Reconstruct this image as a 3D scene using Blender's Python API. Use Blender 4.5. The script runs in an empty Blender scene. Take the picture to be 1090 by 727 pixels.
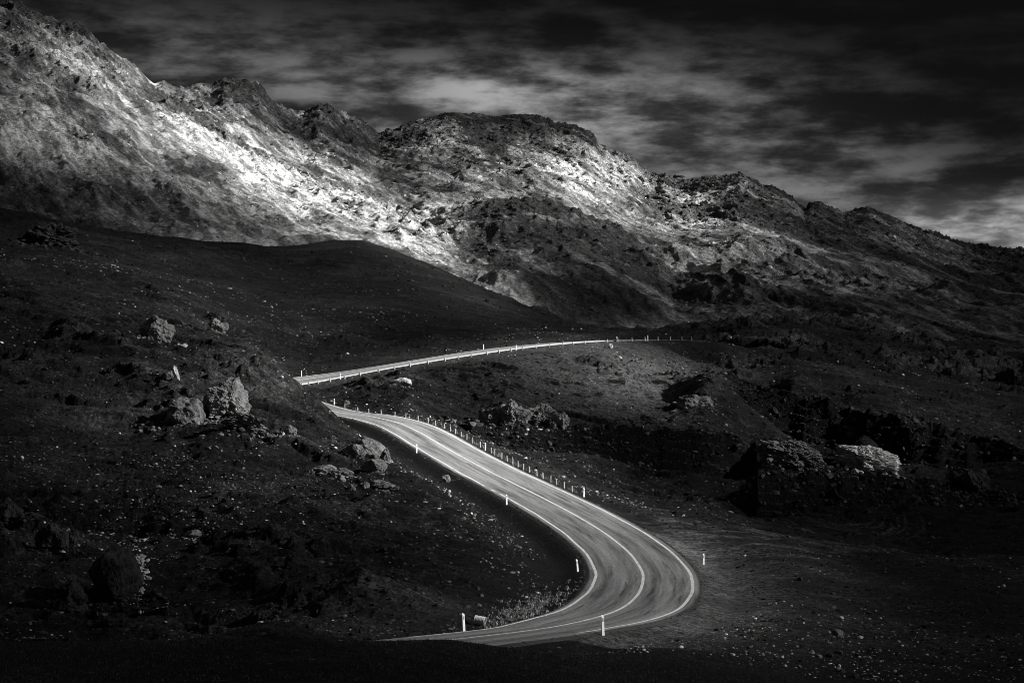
import bpy, bmesh, math, random
import numpy as np
from mathutils import Vector
from mathutils.bvhtree import BVHTree

random.seed(7)
RNG = np.random.RandomState(11)
sc = bpy.context.scene
COL = sc.collection

# ------------------------------------------------------------------ camera, light
F, CX, HY = 2120.0, 545.0, 350.0          # focal length in px of a 1090 px wide frame, centre, horizon row
CZ = 40.0                                  # camera height over datum
cam_d = bpy.data.cameras.new('camera'); cam = bpy.data.objects.new('camera', cam_d); COL.objects.link(cam)
cam.location = (0, 0, CZ); cam.rotation_euler = (math.radians(90), 0, 0)
cam_d.sensor_width = 36.0; cam_d.lens = 36.0 * F / 1090.0
cam_d.shift_y = (HY - 363.5) / 1090.0
cam_d.clip_start = 1.0; cam_d.clip_end = 60000.0
sc.camera = cam
sc.view_settings.view_transform = 'Standard'; sc.view_settings.look = 'None'
sc.view_settings.gamma = 1.0; sc.view_settings.use_curve_mapping = False
sc.view_settings.exposure = 1.5
sc.cycles.max_bounces = 4; sc.cycles.diffuse_bounces = 2; sc.cycles.transparent_max_bounces = 6
sc.cycles.use_adaptive_sampling = True; sc.cycles.pixel_filter_type = 'BLACKMAN_HARRIS'; sc.cycles.filter_width = 0.9

SUN_EL, SUN_AZ = math.radians(25), math.radians(99)      # azimuth clockwise from +Y: right, a little behind the camera
SD = Vector((math.sin(SUN_AZ) * math.cos(SUN_EL), math.cos(SUN_AZ) * math.cos(SUN_EL), math.sin(SUN_EL)))
sun_d = bpy.data.lights.new('sun', 'SUN'); sun_d.energy = 5.0; sun_d.angle = math.radians(0.5); sun_d.color = (1.0, 0.995, 0.985)
sun = bpy.data.objects.new('sun', sun_d); COL.objects.link(sun)
sun.rotation_euler = SD.to_track_quat('Z', 'Y').to_euler(); sun.location = (300, -200, 400)


class NT:
    """tiny helper to write node trees"""
    def __init__(s, tree):
        s.t = tree; s.t.nodes.clear()
    def n(s, kind, **kw):
        nd = s.t.nodes.new('ShaderNode' + kind)
        for k, v in kw.items():
            if k.startswith('i_'):
                key = k[2:]
                key = int(key) if key.isdigit() else key.replace('_', ' ')
                nd.inputs[key].default_value = v
            else:
                setattr(nd, k, v)
        return nd
    def l(s, a, b): s.t.links.new(a, b)
    def put(s, sock, v):
        if isinstance(v, (int, float)): sock.default_value = v
        else: s.l(v, sock)
    def m(s, op, a, b=0.0, c=0.0, clamp=False):
        nd = s.n('Math', operation=op); nd.use_clamp = clamp
        s.put(nd.inputs[0], a); s.put(nd.inputs[1], b); s.put(nd.inputs[2], c)
        return nd.outputs[0]
    def ramp(s, v, lo, hi, a=0.0, b=1.0, smooth=True):
        nd = s.n('MapRange', interpolation_type='SMOOTHSTEP' if smooth else 'LINEAR')
        s.put(nd.inputs[0], v); nd.inputs[1].default_value = lo; nd.inputs[2].default_value = hi
        nd.inputs[3].default_value = a; nd.inputs[4].default_value = b
        return nd.outputs[0]
    def noise(s, vec, scale, detail=6, rough=0.55, dist=0.0, scl=None):
        if scl is not None:
            mp = s.n('Mapping'); s.l(vec, mp.inputs[0]); mp.inputs['Scale'].default_value = scl; vec = mp.outputs[0]
        nd = s.n('TexNoise'); s.l(vec, nd.inputs['Vector'])
        nd.inputs['Scale'].default_value = scale; nd.inputs['Detail'].default_value = detail
        nd.inputs['Roughness'].default_value = rough; nd.inputs['Distortion'].default_value = dist
        return nd.outputs[0]


# ---- the sky: physical sky turned to grey, broken by streaks of cloud
world = bpy.data.worlds.new('World'); sc.world = world; world.use_nodes = True
w = NT(world.node_tree)
sky = w.n('TexSky', sky_type='NISHITA'); sky.sun_disc = False
sky.sun_elevation = SUN_EL; sky.sun_rotation = SUN_AZ
bw = w.n('RGBToBW'); w.l(sky.outputs[0], bw.inputs[0])
tc = w.n('TexCoord'); g = tc.outputs['Generated']
sep = w.n('SeparateXYZ'); w.l(g, sep.inputs[0]); sx, sy, sz = sep.outputs
n1 = w.noise(g, 1.0, 8, 0.62, 0.1, (17, 17, 74))
n2 = w.noise(g, 1.0, 6, 0.52, 0.3, (6.0, 6.0, 34))
n4 = w.noise(g, 1.0, 4, 0.5, 0.0, (27, 27, 84))
n3 = w.noise(g, 1.0, 5, 0.65, 0.3, (75, 75, 190))
cl = w.m('ADD', w.m('ADD', w.m('MULTIPLY', n1, 0.36), w.m('MULTIPLY', n4, 0.34)), w.m('ADD', w.m('MULTIPLY', n2, 0.30), w.m('MULTIPLY', n3, 0.12)))
cl = w.ramp(cl, 0.47, 0.68)
cl = w.m('POWER', cl, 1.5)
def glow(cx, cz, wx, wz):          # thinner cloud around one bearing and height
    a = w.m('DIVIDE', w.m('SUBTRACT', sx, cx), wx); b = w.m('DIVIDE', w.m('SUBTRACT', sz, cz), wz)
    return w.m('POWER', 2.718, w.m('MULTIPLY', w.m('ADD', w.m('MULTIPLY', a, a), w.m('MULTIPLY', b, b)), -1.0))
thin = w.m('ADD', w.m('MULTIPLY', glow(0.03, 0.108, 0.115, 0.023), 1.1), 0.03)
thin = w.m('ADD', thin, w.m('MULTIPLY', glow(0.11, 0.076, 0.10, 0.016), 0.45))
thin = w.m('ADD', thin, w.m('MULTIPLY', glow(-0.16, 0.128, 0.09, 0.022), 0.40))
thin = w.m('ADD', thin, w.m('MULTIPLY', glow(0.25, 0.050, 0.10, 0.014), 1.3))
thin = w.m('ADD', thin, w.m('MULTIPLY', glow(-0.012, 0.122, 0.04, 0.008), 0.35))
low = w.ramp(sz, 0.035, 0.075, 1.0, 0.0)
clum = w.m('ADD', w.m('MULTIPLY', w.m('ADD', w.m('MULTIPLY', cl, 0.95), 0.08), thin), w.m('MULTIPLY', w.m('MULTIPLY', low, w.m('ADD', 0.3, w.m('MULTIPLY', cl, 0.9))), 0.55))
heavy = w.m('SUBTRACT', 1.0, w.m('MULTIPLY', w.m('MULTIPLY', w.ramp(sx, 0.0, 0.2), w.ramp(sz, 0.075, 0.115)), 0.6))
lum = w.m('ADD', w.m('MULTIPLY', w.m('MULTIPLY', clum, heavy), 0.62), 0.008)
# keep the light of the whole dome even: above the framed band the deck is plainly grey
high = w.ramp(sz, 0.19, 0.5)
lum = w.m('ADD', w.m('MULTIPLY', lum, 1.0), w.m('MULTIPLY', high, 0.13))
col = w.m('MULTIPLY', bw.outputs[0], lum)
bg = w.n('Background'); w.l(col, bg.inputs[0]); bg.inputs[1].default_value = 0.05
wo = w.n('OutputWorld'); w.l(bg.outputs[0], wo.inputs[0])


# ------------------------------------------------------------------ numpy noise
def _h(ix, iy, seed):
    with np.errstate(over='ignore'):
        n = ix.astype(np.uint32) * np.uint32(374761393) + iy.astype(np.uint32) * np.uint32(668265263) + np.uint32((seed * 2246822519) & 0xffffffff)
        n = (n ^ (n >> np.uint32(13))) * np.uint32(1274126177)
        n = n ^ (n >> np.uint32(16))
    return (n & np.uint32(0xffff)).astype(np.float32) * np.float32(2 * math.pi / 65536)

def pn(x, y, seed=0):
    """gradient noise, about -1..1"""
    x = x.astype(np.float32); y = y.astype(np.float32)
    fx = np.floor(x); fy = np.floor(y); ix = fx.astype(np.int64); iy = fy.astype(np.int64)
    x = x - fx; y = y - fy
    ux = x * x * x * (x * (x * 6 - 15) + 10); uy = y * y * y * (y * (y * 6 - 15) + 10)
    def gr(a, b, dx, dy):
        t = _h(ix + a, iy + b, seed); return np.cos(t) * dx + np.sin(t) * dy
    a = gr(0, 0, x, y); b = gr(1, 0, x - 1, y); c = gr(0, 1, x, y - 1); d = gr(1, 1, x - 1, y - 1)
    return ((a + (b - a) * ux) + ((c + (d - c) * ux) - (a + (b - a) * ux)) * uy) * 1.5

def fbm(x, y, sc0, n, seed=0, gain=0.5):
    s = np.zeros(x.shape, np.float32); a = 1.0; tot = 0
    for i in range(n):
        s += a * pn(x / sc0, y / sc0, seed + i); tot += a; a *= gain; sc0 /= 2.03
    return s / tot

def ridged(x, y, sc0, n, seed=0, gain=0.5):
    s = np.zeros(x.shape, np.float32); a = 1.0; tot = 0; prev = 1.0
    for i in range(n):
        r = 1 - np.abs(pn(x / sc0, y / sc0, seed + i)) * 1.6
        r = np.clip(r, 0, 1) ** 2
        s += a * r * prev; tot += a; prev = np.clip(r * 1.4, 0, 1); a *= gain; sc0 /= 2.03
    return s / tot

def sstep(x, a, b):
    t = np.clip((x - a) / (b - a), 0, 1); return t * t * (3 - 2 * t)

def W(u, v, d):
    return np.array([(u - CX) * d / F, d, CZ - (v - HY) * d / F])


# ------------------------------------------------------------------ the road's centre line (bearing, drop, distance)
ROAD = [(250, 716, 93), (330, 702, 93.5), (400, 691, 94.5), (450, 684.2, 95.8), (491.7, 680, 98), (528, 676, 100.5), (556, 672.8, 102.2), (583.5, 669, 105), (620, 661.5, 110),
        (656.9, 650.5, 118), (677, 635.8, 128), (684.4, 619, 140), (682.6, 606.4, 149), (671.5, 590, 160), (649.5, 571.5, 171),
        (620, 553, 183), (583.5, 533, 197), (546.8, 514.7, 212), (517, 500, 224), (476, 477.6, 243), (448.6, 461.5, 258),
        (424, 450.5, 270), (390, 442.5, 283), (358, 438.8, 293), (328, 431, 305), (300, 421, 317), (283, 413.5, 328), (291, 408.5, 338),
        (318, 405.0, 345), (360, 398.8, 351), (420, 389.0, 359), (480, 379.3, 369), (540, 370.8, 381), (600, 365.2, 395), (650, 362.6, 410),
        (700, 361.6, 428), (740, 363.5, 448), (790, 372, 470)]
cp = np.array([W(*p) for p in ROAD])
def catmull(P, step):
    out = []
    for i in range(len(P) - 1):
        p0 = P[max(i - 1, 0)]; p1 = P[i]; p2 = P[i + 1]; p3 = P[min(i + 2, len(P) - 1)]
        n = max(2, int(np.linalg.norm(p2 - p1) / step))
        for k in range(n):
            t = k / n
            out.append(0.5 * ((2 * p1) + (-p0 + p2) * t + (2 * p0 - 5 * p1 + 4 * p2 - p3) * t * t + (-p0 + 3 * p1 - 3 * p2 + p3) * t ** 3))
    out.append(P[-1]); return np.array(out)
rc = catmull(cp, 0.8)
ker = np.hanning(13); ker /= ker.sum()                     # a smooth alignment
pad = np.vstack([np.repeat(rc[:1], 6, 0), rc, np.repeat(rc[-1:], 6, 0)])
for _ in range(2):
    sm = np.stack([np.convolve(pad[:, k], ker, 'valid') for k in range(3)], 1)
    pad = np.vstack([np.repeat(sm[:1], 6, 0), sm, np.repeat(sm[-1:], 6, 0)])
rc = sm
NRC = len(rc)
tan = np.gradient(rc, axis=0); tan[:, 2] = 0; tan /= np.linalg.norm(tan, axis=1)[:, None]
side = np.stack([tan[:, 1], -tan[:, 0], np.zeros(NRC)], 1)  # to the right of travel = outer / fence side
arc = np.concatenate([[0], np.cumsum(np.linalg.norm(np.diff(rc, axis=0), axis=1))])
hd = np.unwrap(np.arctan2(tan[:, 1], tan[:, 0])); curv = np.gradient(hd, arc)
curv = np.convolve(np.pad(curv, 15, 'edge'), np.ones(31) / 31, 'valid')
bank = np.clip(curv * 2.2, -0.07, 0.07)
HWD = 3.45                                                  # half width to the edge lines
def road_pt(i, s):
    return rc[i] + side[i] * s + np.array([0, 0, bank[i] * s])
def near_i(u, v=None):
    """station whose picture bearing matches"""
    pr = np.stack([CX + rc[:, 0] * F / rc[:, 1], HY + (CZ - rc[:, 2]) * F / rc[:, 1]], 1)
    return pr

# ------------------------------------------------------------------ landform control points (bearing, drop, distance)
PTS = []
def L(*a):
    PTS.extend(a)
for u in (-250, -60, 100, 250, 400):
    L((u, 1251, 4), (u, 790, 28), (u, 728, 62), (u, 682.5, 86))
for u in range(-60, 500, 20):
    L((u, 682.0, 86.0))
L((520, 687, 89), (520, 728, 70), (580, 687, 92), (640, 685, 97), (640, 727, 78), (690, 677, 103), (700, 727, 80), (735, 655, 117),
  (760, 640, 126), (790, 727, 86), (830, 680, 108), (760, 610, 146), (780, 580, 168), (740, 562, 182), (700, 545, 197), (660, 533, 206))
for u in (580, 700, 800, 950, 1090, 1340):
    L((u, 1251, 4), (u, 800, 28))
L((850, 727, 92), (850, 650, 124), (850, 600, 152), (850, 572, 185), (950, 727, 95), (950, 660, 125), (950, 615, 155), (950, 588, 180),
  (1060, 727, 97), (1060, 660, 126), (1060, 615, 160), (1060, 588, 190), (1340, 727, 100), (1340, 640, 130), (1340, 590, 180), (800, 562, 195))
# low dark basin behind the right hand ground, and its far rim
L((700, 541, 216), (760, 552, 222), (830, 576, 205), (900, 584, 208), (980, 594, 210), (1080, 596, 215),
  (840, 566, 230), (900, 562, 238), (980, 558, 245), (1080, 560, 240), (900, 530, 262), (1000, 530, 266), (1090, 536, 262), (1340, 520, 262),
  (810, 556, 238), (808, 545, 262), (815, 502, 268), (880, 505, 274), (960, 512, 278), (1040, 524, 276),
  (900, 512, 286), (1000, 522, 286))
# right hand cliff band
L((790, 400, 372), (845, 420, 356), (914, 436, 348), (966, 447, 342), (1024, 461, 336), (1090, 478, 326), (1340, 470, 330),
  (800, 448, 362), (850, 466, 346), (900, 485, 330), (950, 498, 322), (1010, 510, 316),
  (830, 455, 338), (855, 480, 316), (925, 474, 312), (925, 496, 304), (790, 458, 342))
# lower cliff band right of the fence
L((500, 452.5, 300), (560, 454, 304), (620, 456, 308), (700, 459, 314), (760, 463, 320), (795, 470, 326),
  (530, 476, 292), (580, 482, 294), (640, 490, 296), (700, 510, 298), (760, 518, 300), (795, 512, 306),
  (560, 490, 262), (620, 500, 258), (700, 522, 250), (760, 530, 252), (620, 522, 222), (800, 520, 284))
# the swell between the two reaches of road
L((400, 424, 308), (450, 428, 306), (500, 430, 322), (560, 425, 330), (630, 430, 334), (700, 440, 334), (755, 440, 338),
  (430, 409, 328), (500, 398, 342), (560, 388, 358), (600, 380, 372), (640, 377, 382), (690, 384, 385), (730, 397, 372), (745, 408, 360),
  (720, 425, 350), (620, 405, 352), (560, 410, 342), (690, 376, 402), (740, 392, 402), (640, 371, 398), (790, 398, 398), (765, 418, 366))
L((420, 384, 372), (500, 374, 386), (360, 392, 366), (310, 398, 362), (600, 358, 420), (650, 356, 440), (700, 356, 450), (760, 364, 430), (840, 385, 420),
  (900, 398, 405), (980, 414, 395), (1090, 435, 385), (1340, 430, 390), (800, 352, 500), (900, 368, 500), (1000, 385, 500), (1090, 400, 500), (1340, 400, 500))
# left hand hill
L((0, 676, 106), (120, 676, 106), (250, 676, 106), (330, 672, 107), (-250, 676, 106), (400, 668, 108), (440, 676, 104))
L((0, 600, 136), (0, 500, 176), (0, 400, 222), (0, 330, 258), (0, 292, 282), (-250, 600, 136), (-250, 480, 176), (-250, 370, 222), (-250, 290, 270),
  (120, 600, 138), (120, 500, 180), (120, 400, 228), (120, 345, 262), (120, 318, 284), (250, 560, 152), (250, 480, 190), (250, 410, 238), (255, 372, 266),
  (330, 560, 154), (330, 500, 186), (325, 450, 224), (318, 413, 258), (400, 560, 157), (405, 512, 186), (396, 474, 226), (351, 434, 262), (342, 428, 262), (332, 421, 262), (362, 441, 262),
  (450, 625, 128), (450, 560, 160), (452, 515, 192), (500, 630, 128), (500, 575, 156), (500, 535, 190), (560, 620, 133), (550, 565, 172), (595, 612, 140), (600, 585, 160))
L((0, 310, 320), (120, 335, 322), (250, 392, 306), (312, 420, 300), (-250, 310, 320))
# dark dome behind the upper road
for u, v, d in [(-250, 210, 600), (-100, 215, 605), (0, 222, 610), (50, 233, 615), (100, 243, 622), (150, 251, 630), (200, 256, 640), (250, 259, 645), (300, 262, 648), (350, 257.5, 645), (385, 256.5, 645),
                (420, 267, 640), (450, 279, 632), (480, 291, 622), (510, 304, 612), (545, 319, 600), (580, 333, 588), (620, 346, 572), (660, 355, 555)]:
    L((u, v, d), (u, v + 22, d * 1.18))
L((-250, 300, 400), (0, 288, 400), (0, 250, 500), (100, 300, 400), (100, 275, 480), (200, 330, 390), (200, 290, 500), (300, 372, 400), (300, 320, 480), (310, 280, 590),
  (400, 362, 420), (400, 320, 490), (400, 280, 590), (500, 356, 430), (480, 325, 520), (560, 352, 460), (560, 338, 540))
L((700, 352, 620), (800, 345, 640), (900, 352, 640), (1000, 365, 640), (1090, 380, 640), (1340, 390, 640), (700, 352, 760), (850, 345, 760), (1000, 365, 760), (1340, 390, 760))
# road: centre and both shoulders are landform too
for i in range(0, NRC, 18):
    for s in (-5.0, 0, 5.0):
        q = road_pt(i, s); PTS.append((CX + q[0] * F / q[1], HY + (CZ - q[2] + 0.15) * F / q[1], q[1]))
P_ = np.array(PTS, float)
def warp(u, d): return np.stack([u / 100.0, np.log(d) * 6.5], -1)
Xc = warp(P_[:, 0], P_[:, 2])
# drop duplicates
keep = []
for i in range(len(Xc)):
    if all(np.hypot(*(Xc[i] - Xc[j])) > 0.03 for j in keep): keep.append(i)
P_ = P_[keep]; Xc = Xc[keep]
C2 = 0.02
Dm = np.sqrt(((Xc[:, None] - Xc[None]) ** 2).sum(-1) + C2)
A = np.hstack([Dm, np.ones((len(Xc), 1)), Xc]); A = np.vstack([A, np.hstack([np.ones((1, len(Xc))), np.zeros((1, 3))]), np.hstack([Xc.T, np.zeros((2, 3))])])
rhs = np.concatenate([P_[:, 1] , np.zeros(3)])
wt = np.linalg.solve(A + np.eye(len(A)) * 1e-9, rhs)
def rbf_v(u, d):
    X = warp(u, d).reshape(-1, 2).astype(np.float32); out = np.empty(len(X), np.float32)
    Xf = Xc.astype(np.float32); wf = wt.astype(np.float32)
    for s in range(0, len(X), 40000):
        x = X[s:s + 40000]
        D = np.sqrt((x[:, :1] - Xf[None, :, 0]) ** 2 + (x[:, 1:] - Xf[None, :, 1]) ** 2 + np.float32(C2))
        out[s:s + 40000] = D @ wf[:len(Xf)] + wf[len(Xf)] + x @ wf[-2:]
    return out.reshape(u.shape)

def grid_axes(ds, ncol, umin=-70, umax=1160, full=True):
    us = np.linspace(umin, umax, ncol); th = np.arctan((us - CX) / F)
    lim = math.pi if full else math.radians(55)
    nl = 60 if full else 30
    k = np.linspace(0, 1, nl) ** 1.6
    left = th[0] - k[1:] * (lim + th[0]); right = th[-1] + k[1:] * (lim - th[-1])
    th = np.concatenate([left[::-1], th, right])
    if full: th[0] = -math.pi; th[-1] = math.pi
    T, D = np.meshgrid(th, ds)
    tcl = math.radians(20)
    R = D / np.cos(np.clip(T, -tcl, tcl))
    X = R * np.sin(T); Y = R * np.cos(T)
    U = CX + F * np.tan(np.clip(T, -math.radians(19), math.radians(19)))
    return T, D, R, X, Y, U

def mesh_grid(name, X, Y, Z, attrs, mat, kind='structure'):
    nr, nc = X.shape
    co = np.stack([X, Y, Z], -1).reshape(-1, 3).astype(np.float32)
    idx = np.arange(nr * nc, dtype=np.int32).reshape(nr, nc)
    q = np.stack([idx[:-1, :-1], idx[:-1, 1:], idx[1:, 1:], idx[1:, :-1]], -1).reshape(-1, 4)
    me = bpy.data.meshes.new(name); me.vertices.add(len(co)); me.vertices.foreach_set('co', co.ravel())
    me.loops.add(q.size); me.loops.foreach_set('vertex_index', q.ravel())
    me.polygons.add(len(q)); me.polygons.foreach_set('loop_start', np.arange(0, q.size, 4, dtype=np.int32))
    me.polygons.foreach_set('loop_total', np.full(len(q), 4, np.int32))
    me.update(calc_edges=True); me.shade_smooth()
    for k, a in attrs.items():
        at = me.attributes.new(k, 'FLOAT', 'POINT'); at.data.foreach_set('value', a.ravel().astype(np.float32))
    me.materials.append(mat)
    o = bpy.data.objects.new(name, me); COL.objects.link(o)
    if kind: o['kind'] = kind
    return o

def from_polys(name, verts, faces, mat, smooth=False, parent=None):
    me = bpy.data.meshes.new(name); me.from_pydata([tuple(v) for v in verts], [], faces); me.update()
    if smooth: me.shade_smooth()
    if mat: me.materials.append(mat)
    o = bpy.data.objects.new(name, me); COL.objects.link(o)
    if parent: o.parent = parent
    return o

# ------------------------------------------------------------------ materials
def new_mat(name):
    m = bpy.data.materials.new(name); m.use_nodes = True
    t = NT(m.node_tree); out = t.n('OutputMaterial'); b = t.n('BsdfPrincipled'); t.l(b.outputs[0], out.inputs[0])
    b.inputs['Roughness'].default_value = 0.95; b.inputs['Specular IOR Level'].default_value = 0.15
    return m, t, b, out
def grey(t, v):
    c = t.n('CombineColor')
    for i in range(3): t.put(c.inputs[i], v)
    return c.outputs[0]

def terrain_mat(name, fine, speck_scale, speck_amt, bump_d, grain, lo=0.22, hi=2.1):
    m, t, b, out = new_mat(name)
    geo = t.n('NewGeometry'); pos = geo.outputs['Position']
    at = t.n('Attribute', attribute_name='alb'); base = at.outputs['Fac']
    rk = t.n('Attribute', attribute_name='rock').outputs['Fac']
    a = t.noise(pos, fine, 8, 0.80); c = t.noise(pos, fine * 0.16, 5, 0.6)
    mod = t.m('MULTIPLY', t.ramp(a, 0.36, 0.66, lo, hi, False), t.ramp(c, 0.3, 0.7, 0.7, 1.3))
    fg = t.noise(pos, grain, 2, 0.7); mod = t.m('MULTIPLY', mod, t.ramp(fg, 0.34, 0.66, 0.35 + lo * 0.6 - 0.13, 1.75 + (hi - 2.1) * 0.6, False))
    v = t.m('MULTIPLY', base, mod)
    vo = t.n('TexVoronoi', feature='F1'); t.l(pos, vo.inputs['Vector']); vo.inputs['Scale'].default_value = speck_scale
    vo.inputs['Randomness'].default_value = 1.0
    sepc = t.n('SeparateColor'); t.l(vo.outputs['Color'], sepc.inputs[0])
    pick = t.ramp(sepc.outputs[0], 0.72, 0.98)
    spot = t.ramp(vo.outputs['Distance'], 0.12, 0.34, 1.0, 0.0)
    where = t.ramp(t.noise(pos, fine * 0.09, 4, 0.6), 0.42, 0.66)
    sp = t.m('MULTIPLY', t.m('MULTIPLY', pick, spot), t.m('MULTIPLY', where, speck_amt))
    v = t.m('ADD', v, t.m('MULTIPLY', sp, t.m('ADD', 0.35, base)))
    v = t.m('MINIMUM', v, 0.8)
    t.l(grey(t, v), b.inputs['Base Color'])
    h = t.m('ADD', t.m('ADD', a, t.m('MULTIPLY', fg, 0.5)), t.m('MULTIPLY', t.noise(pos, fine * 2.6, 5, 0.7), t.m('ADD', 0.35, rk)))
    bp = t.n('Bump'); bp.inputs['Strength'].default_value = 1.0; bp.inputs['Distance'].default_value = bump_d; t.l(h, bp.inputs['Height'])
    t.l(bp.outputs[0], b.inputs['Normal'])
    return m

M_ground = terrain_mat('moss_and_soil', 1.3, 2.2, 0.75, 0.5, 3.0)
M_mount = terrain_mat('mountain_scree', 0.22, 0.30, 0.6, 1.8, 0.5, 0.55, 1.5)

# ------------------------------------------------------------------ near ground
ds = np.concatenate([np.geomspace(4, 58, 30)[:-1], np.geomspace(58, 130, 260)[:-1], np.geomspace(130, 255, 340)[:-1], np.geomspace(255, 362, 430)[:-1], np.geomspace(362, 780, 270)[:-1], np.geomspace(780, 16000, 22)])
T, D, R, X, Y, U = grid_axes(ds, 1060)
V = rbf_v(np.clip(U, -240, 1330), np.clip(D, 4, 770))
Z = CZ - (V - HY) * D / F
side_out = sstep(np.abs(T), math.radians(17), math.radians(38))
plain = CZ - 1.7 - 19 * sstep(D, 3, 70) + 10 * fbm(X, Y, 220, 4, 90)
Z = Z * (1 - side_out) + plain * side_out
far = sstep(D, 760, 1200); Z = Z * (1 - far) + (CZ - 40) * far

# nearest road station
Zr = np.zeros_like(Z); Sd = np.full(Z.shape, 999.0)
flat = np.flatnonzero((np.abs(X) < 110).ravel() & (Y.ravel() > 60) & (Y.ravel() < 520))
xs = X.ravel()[flat].astype(np.float32); ys = Y.ravel()[flat].astype(np.float32)
sub = np.arange(0, NRC, 3); rx = rc[sub, 0].astype(np.float32); ry = rc[sub, 1].astype(np.float32)
bi = np.empty(len(flat), np.int64); bd = np.empty(len(flat), np.float32)
for s in range(0, len(flat), 60000):
    dd = (xs[s:s + 60000, None] - rx) ** 2 + (ys[s:s + 60000, None] - ry) ** 2
    j = dd.argmin(1); bi[s:s + 60000] = j; bd[s:s + 60000] = np.sqrt(dd[np.arange(len(j)), j])
ii = sub[bi]
sgn = (xs - rc[ii, 0]) * side[ii, 0] + (ys - rc[ii, 1]) * side[ii, 1]
tt = (xs - rc[ii, 0]) * tan[ii, 0] + (ys - rc[ii, 1]) * tan[ii, 1]
slope = np.gradient(rc[:, 2], arc)
Zr.ravel()[flat] = rc[ii, 2] + slope[ii] * tt + bank[ii] * sgn
Sd.ravel()[flat] = np.where(bd < 12, np.abs(sgn), bd)
SG = np.full(Z.shape, 999.0); SG.ravel()[flat] = np.where(bd < 20, sgn, 999)
tight = (SG > 0) * (1 - sstep(U, 470, 640)) * (D < 100)
rb = 1 - sstep(Sd, 4.9 - 0.4 * tight, 12.5 - 6.8 * tight)
Z0 = Z.copy()
rough = sstep(Sd, 4.6, 22) * sstep(D, 20, 90) * (1 - 0.8 * far)
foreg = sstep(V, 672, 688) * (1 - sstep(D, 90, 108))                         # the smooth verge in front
rough_b = rough * (1 - 0.9 * foreg)
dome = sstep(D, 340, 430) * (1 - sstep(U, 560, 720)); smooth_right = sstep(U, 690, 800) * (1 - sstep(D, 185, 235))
rk = ridged(X + 9 * fbm(X, Y, 30, 3, 3), Y * 1.0 + X * 0.35, 34, 6, 20, 0.55)
lay = ridged(X * 0.35 + 4 * fbm(X, Y, 15, 3, 8), Y + 3 * fbm(X, Y, 25, 3, 9), 9, 5, 40, 0.6)
rock_w = np.clip(0.25 + 1.3 * fbm(X, Y, 55, 4, 61), 0, 1)
amp = (1 - 0.50 * dome * sstep(U, 200, 330) * (1 - sstep(U, 520, 640))) * (1 - 0.72 * smooth_right)
fin2 = ridged(X * 0.55 + 2 * fbm(X, Y, 6, 2, 31), Y, 3.0, 4, 55, 0.6)
amp = amp * (1 + 1.3 * sstep(D, 380, 450) * sstep(U, 700, 800))
disp = (fin2 - 0.35) * 0.8 * (0.3 + rock_w) + (rk - 0.35) * 3.2 * (0.25 + rock_w) + (lay - 0.3) * 1.8 * (0.3 + 0.9 * rock_w) + fbm(X, Y, 1.6, 3, 70) * 0.22
keepv = np.exp(-((np.log(D) - np.log(86)) / 0.02) ** 2)
Z = Z + disp * amp * rough_b * (1 - 0.6 * keepv)
Z += fbm(X, Y, 0.5, 2, 75) * 0.05 * sstep(Sd, 4, 7) * (D < 330)
lq = Z / 1.7 + X * 0.035 + 2.6 * fbm(X, Y, 40, 5, 150, .55) + 0.5 * fbm(X, Y, 7, 4, 151, .6); lf = lq - np.floor(lq)
ledge = (sstep(lf, 0.30, 0.62) - lf) * 1.15
lmask = sstep(fbm(X * 0.6, Y, 26, 5, 160, .6), -0.12, 0.35) * (1 - dome) * (1 - 0.75 * smooth_right) * (1 - foreg)
Z = Z + ledge * lmask * sstep(Sd, 8, 20) * (1 - far) * sstep(D, 98, 112)
Z = Z * (1 - rb) + (Zr - 0.16 - 0.55 * sstep(Sd, 4.2, 6.5)) * rb
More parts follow.
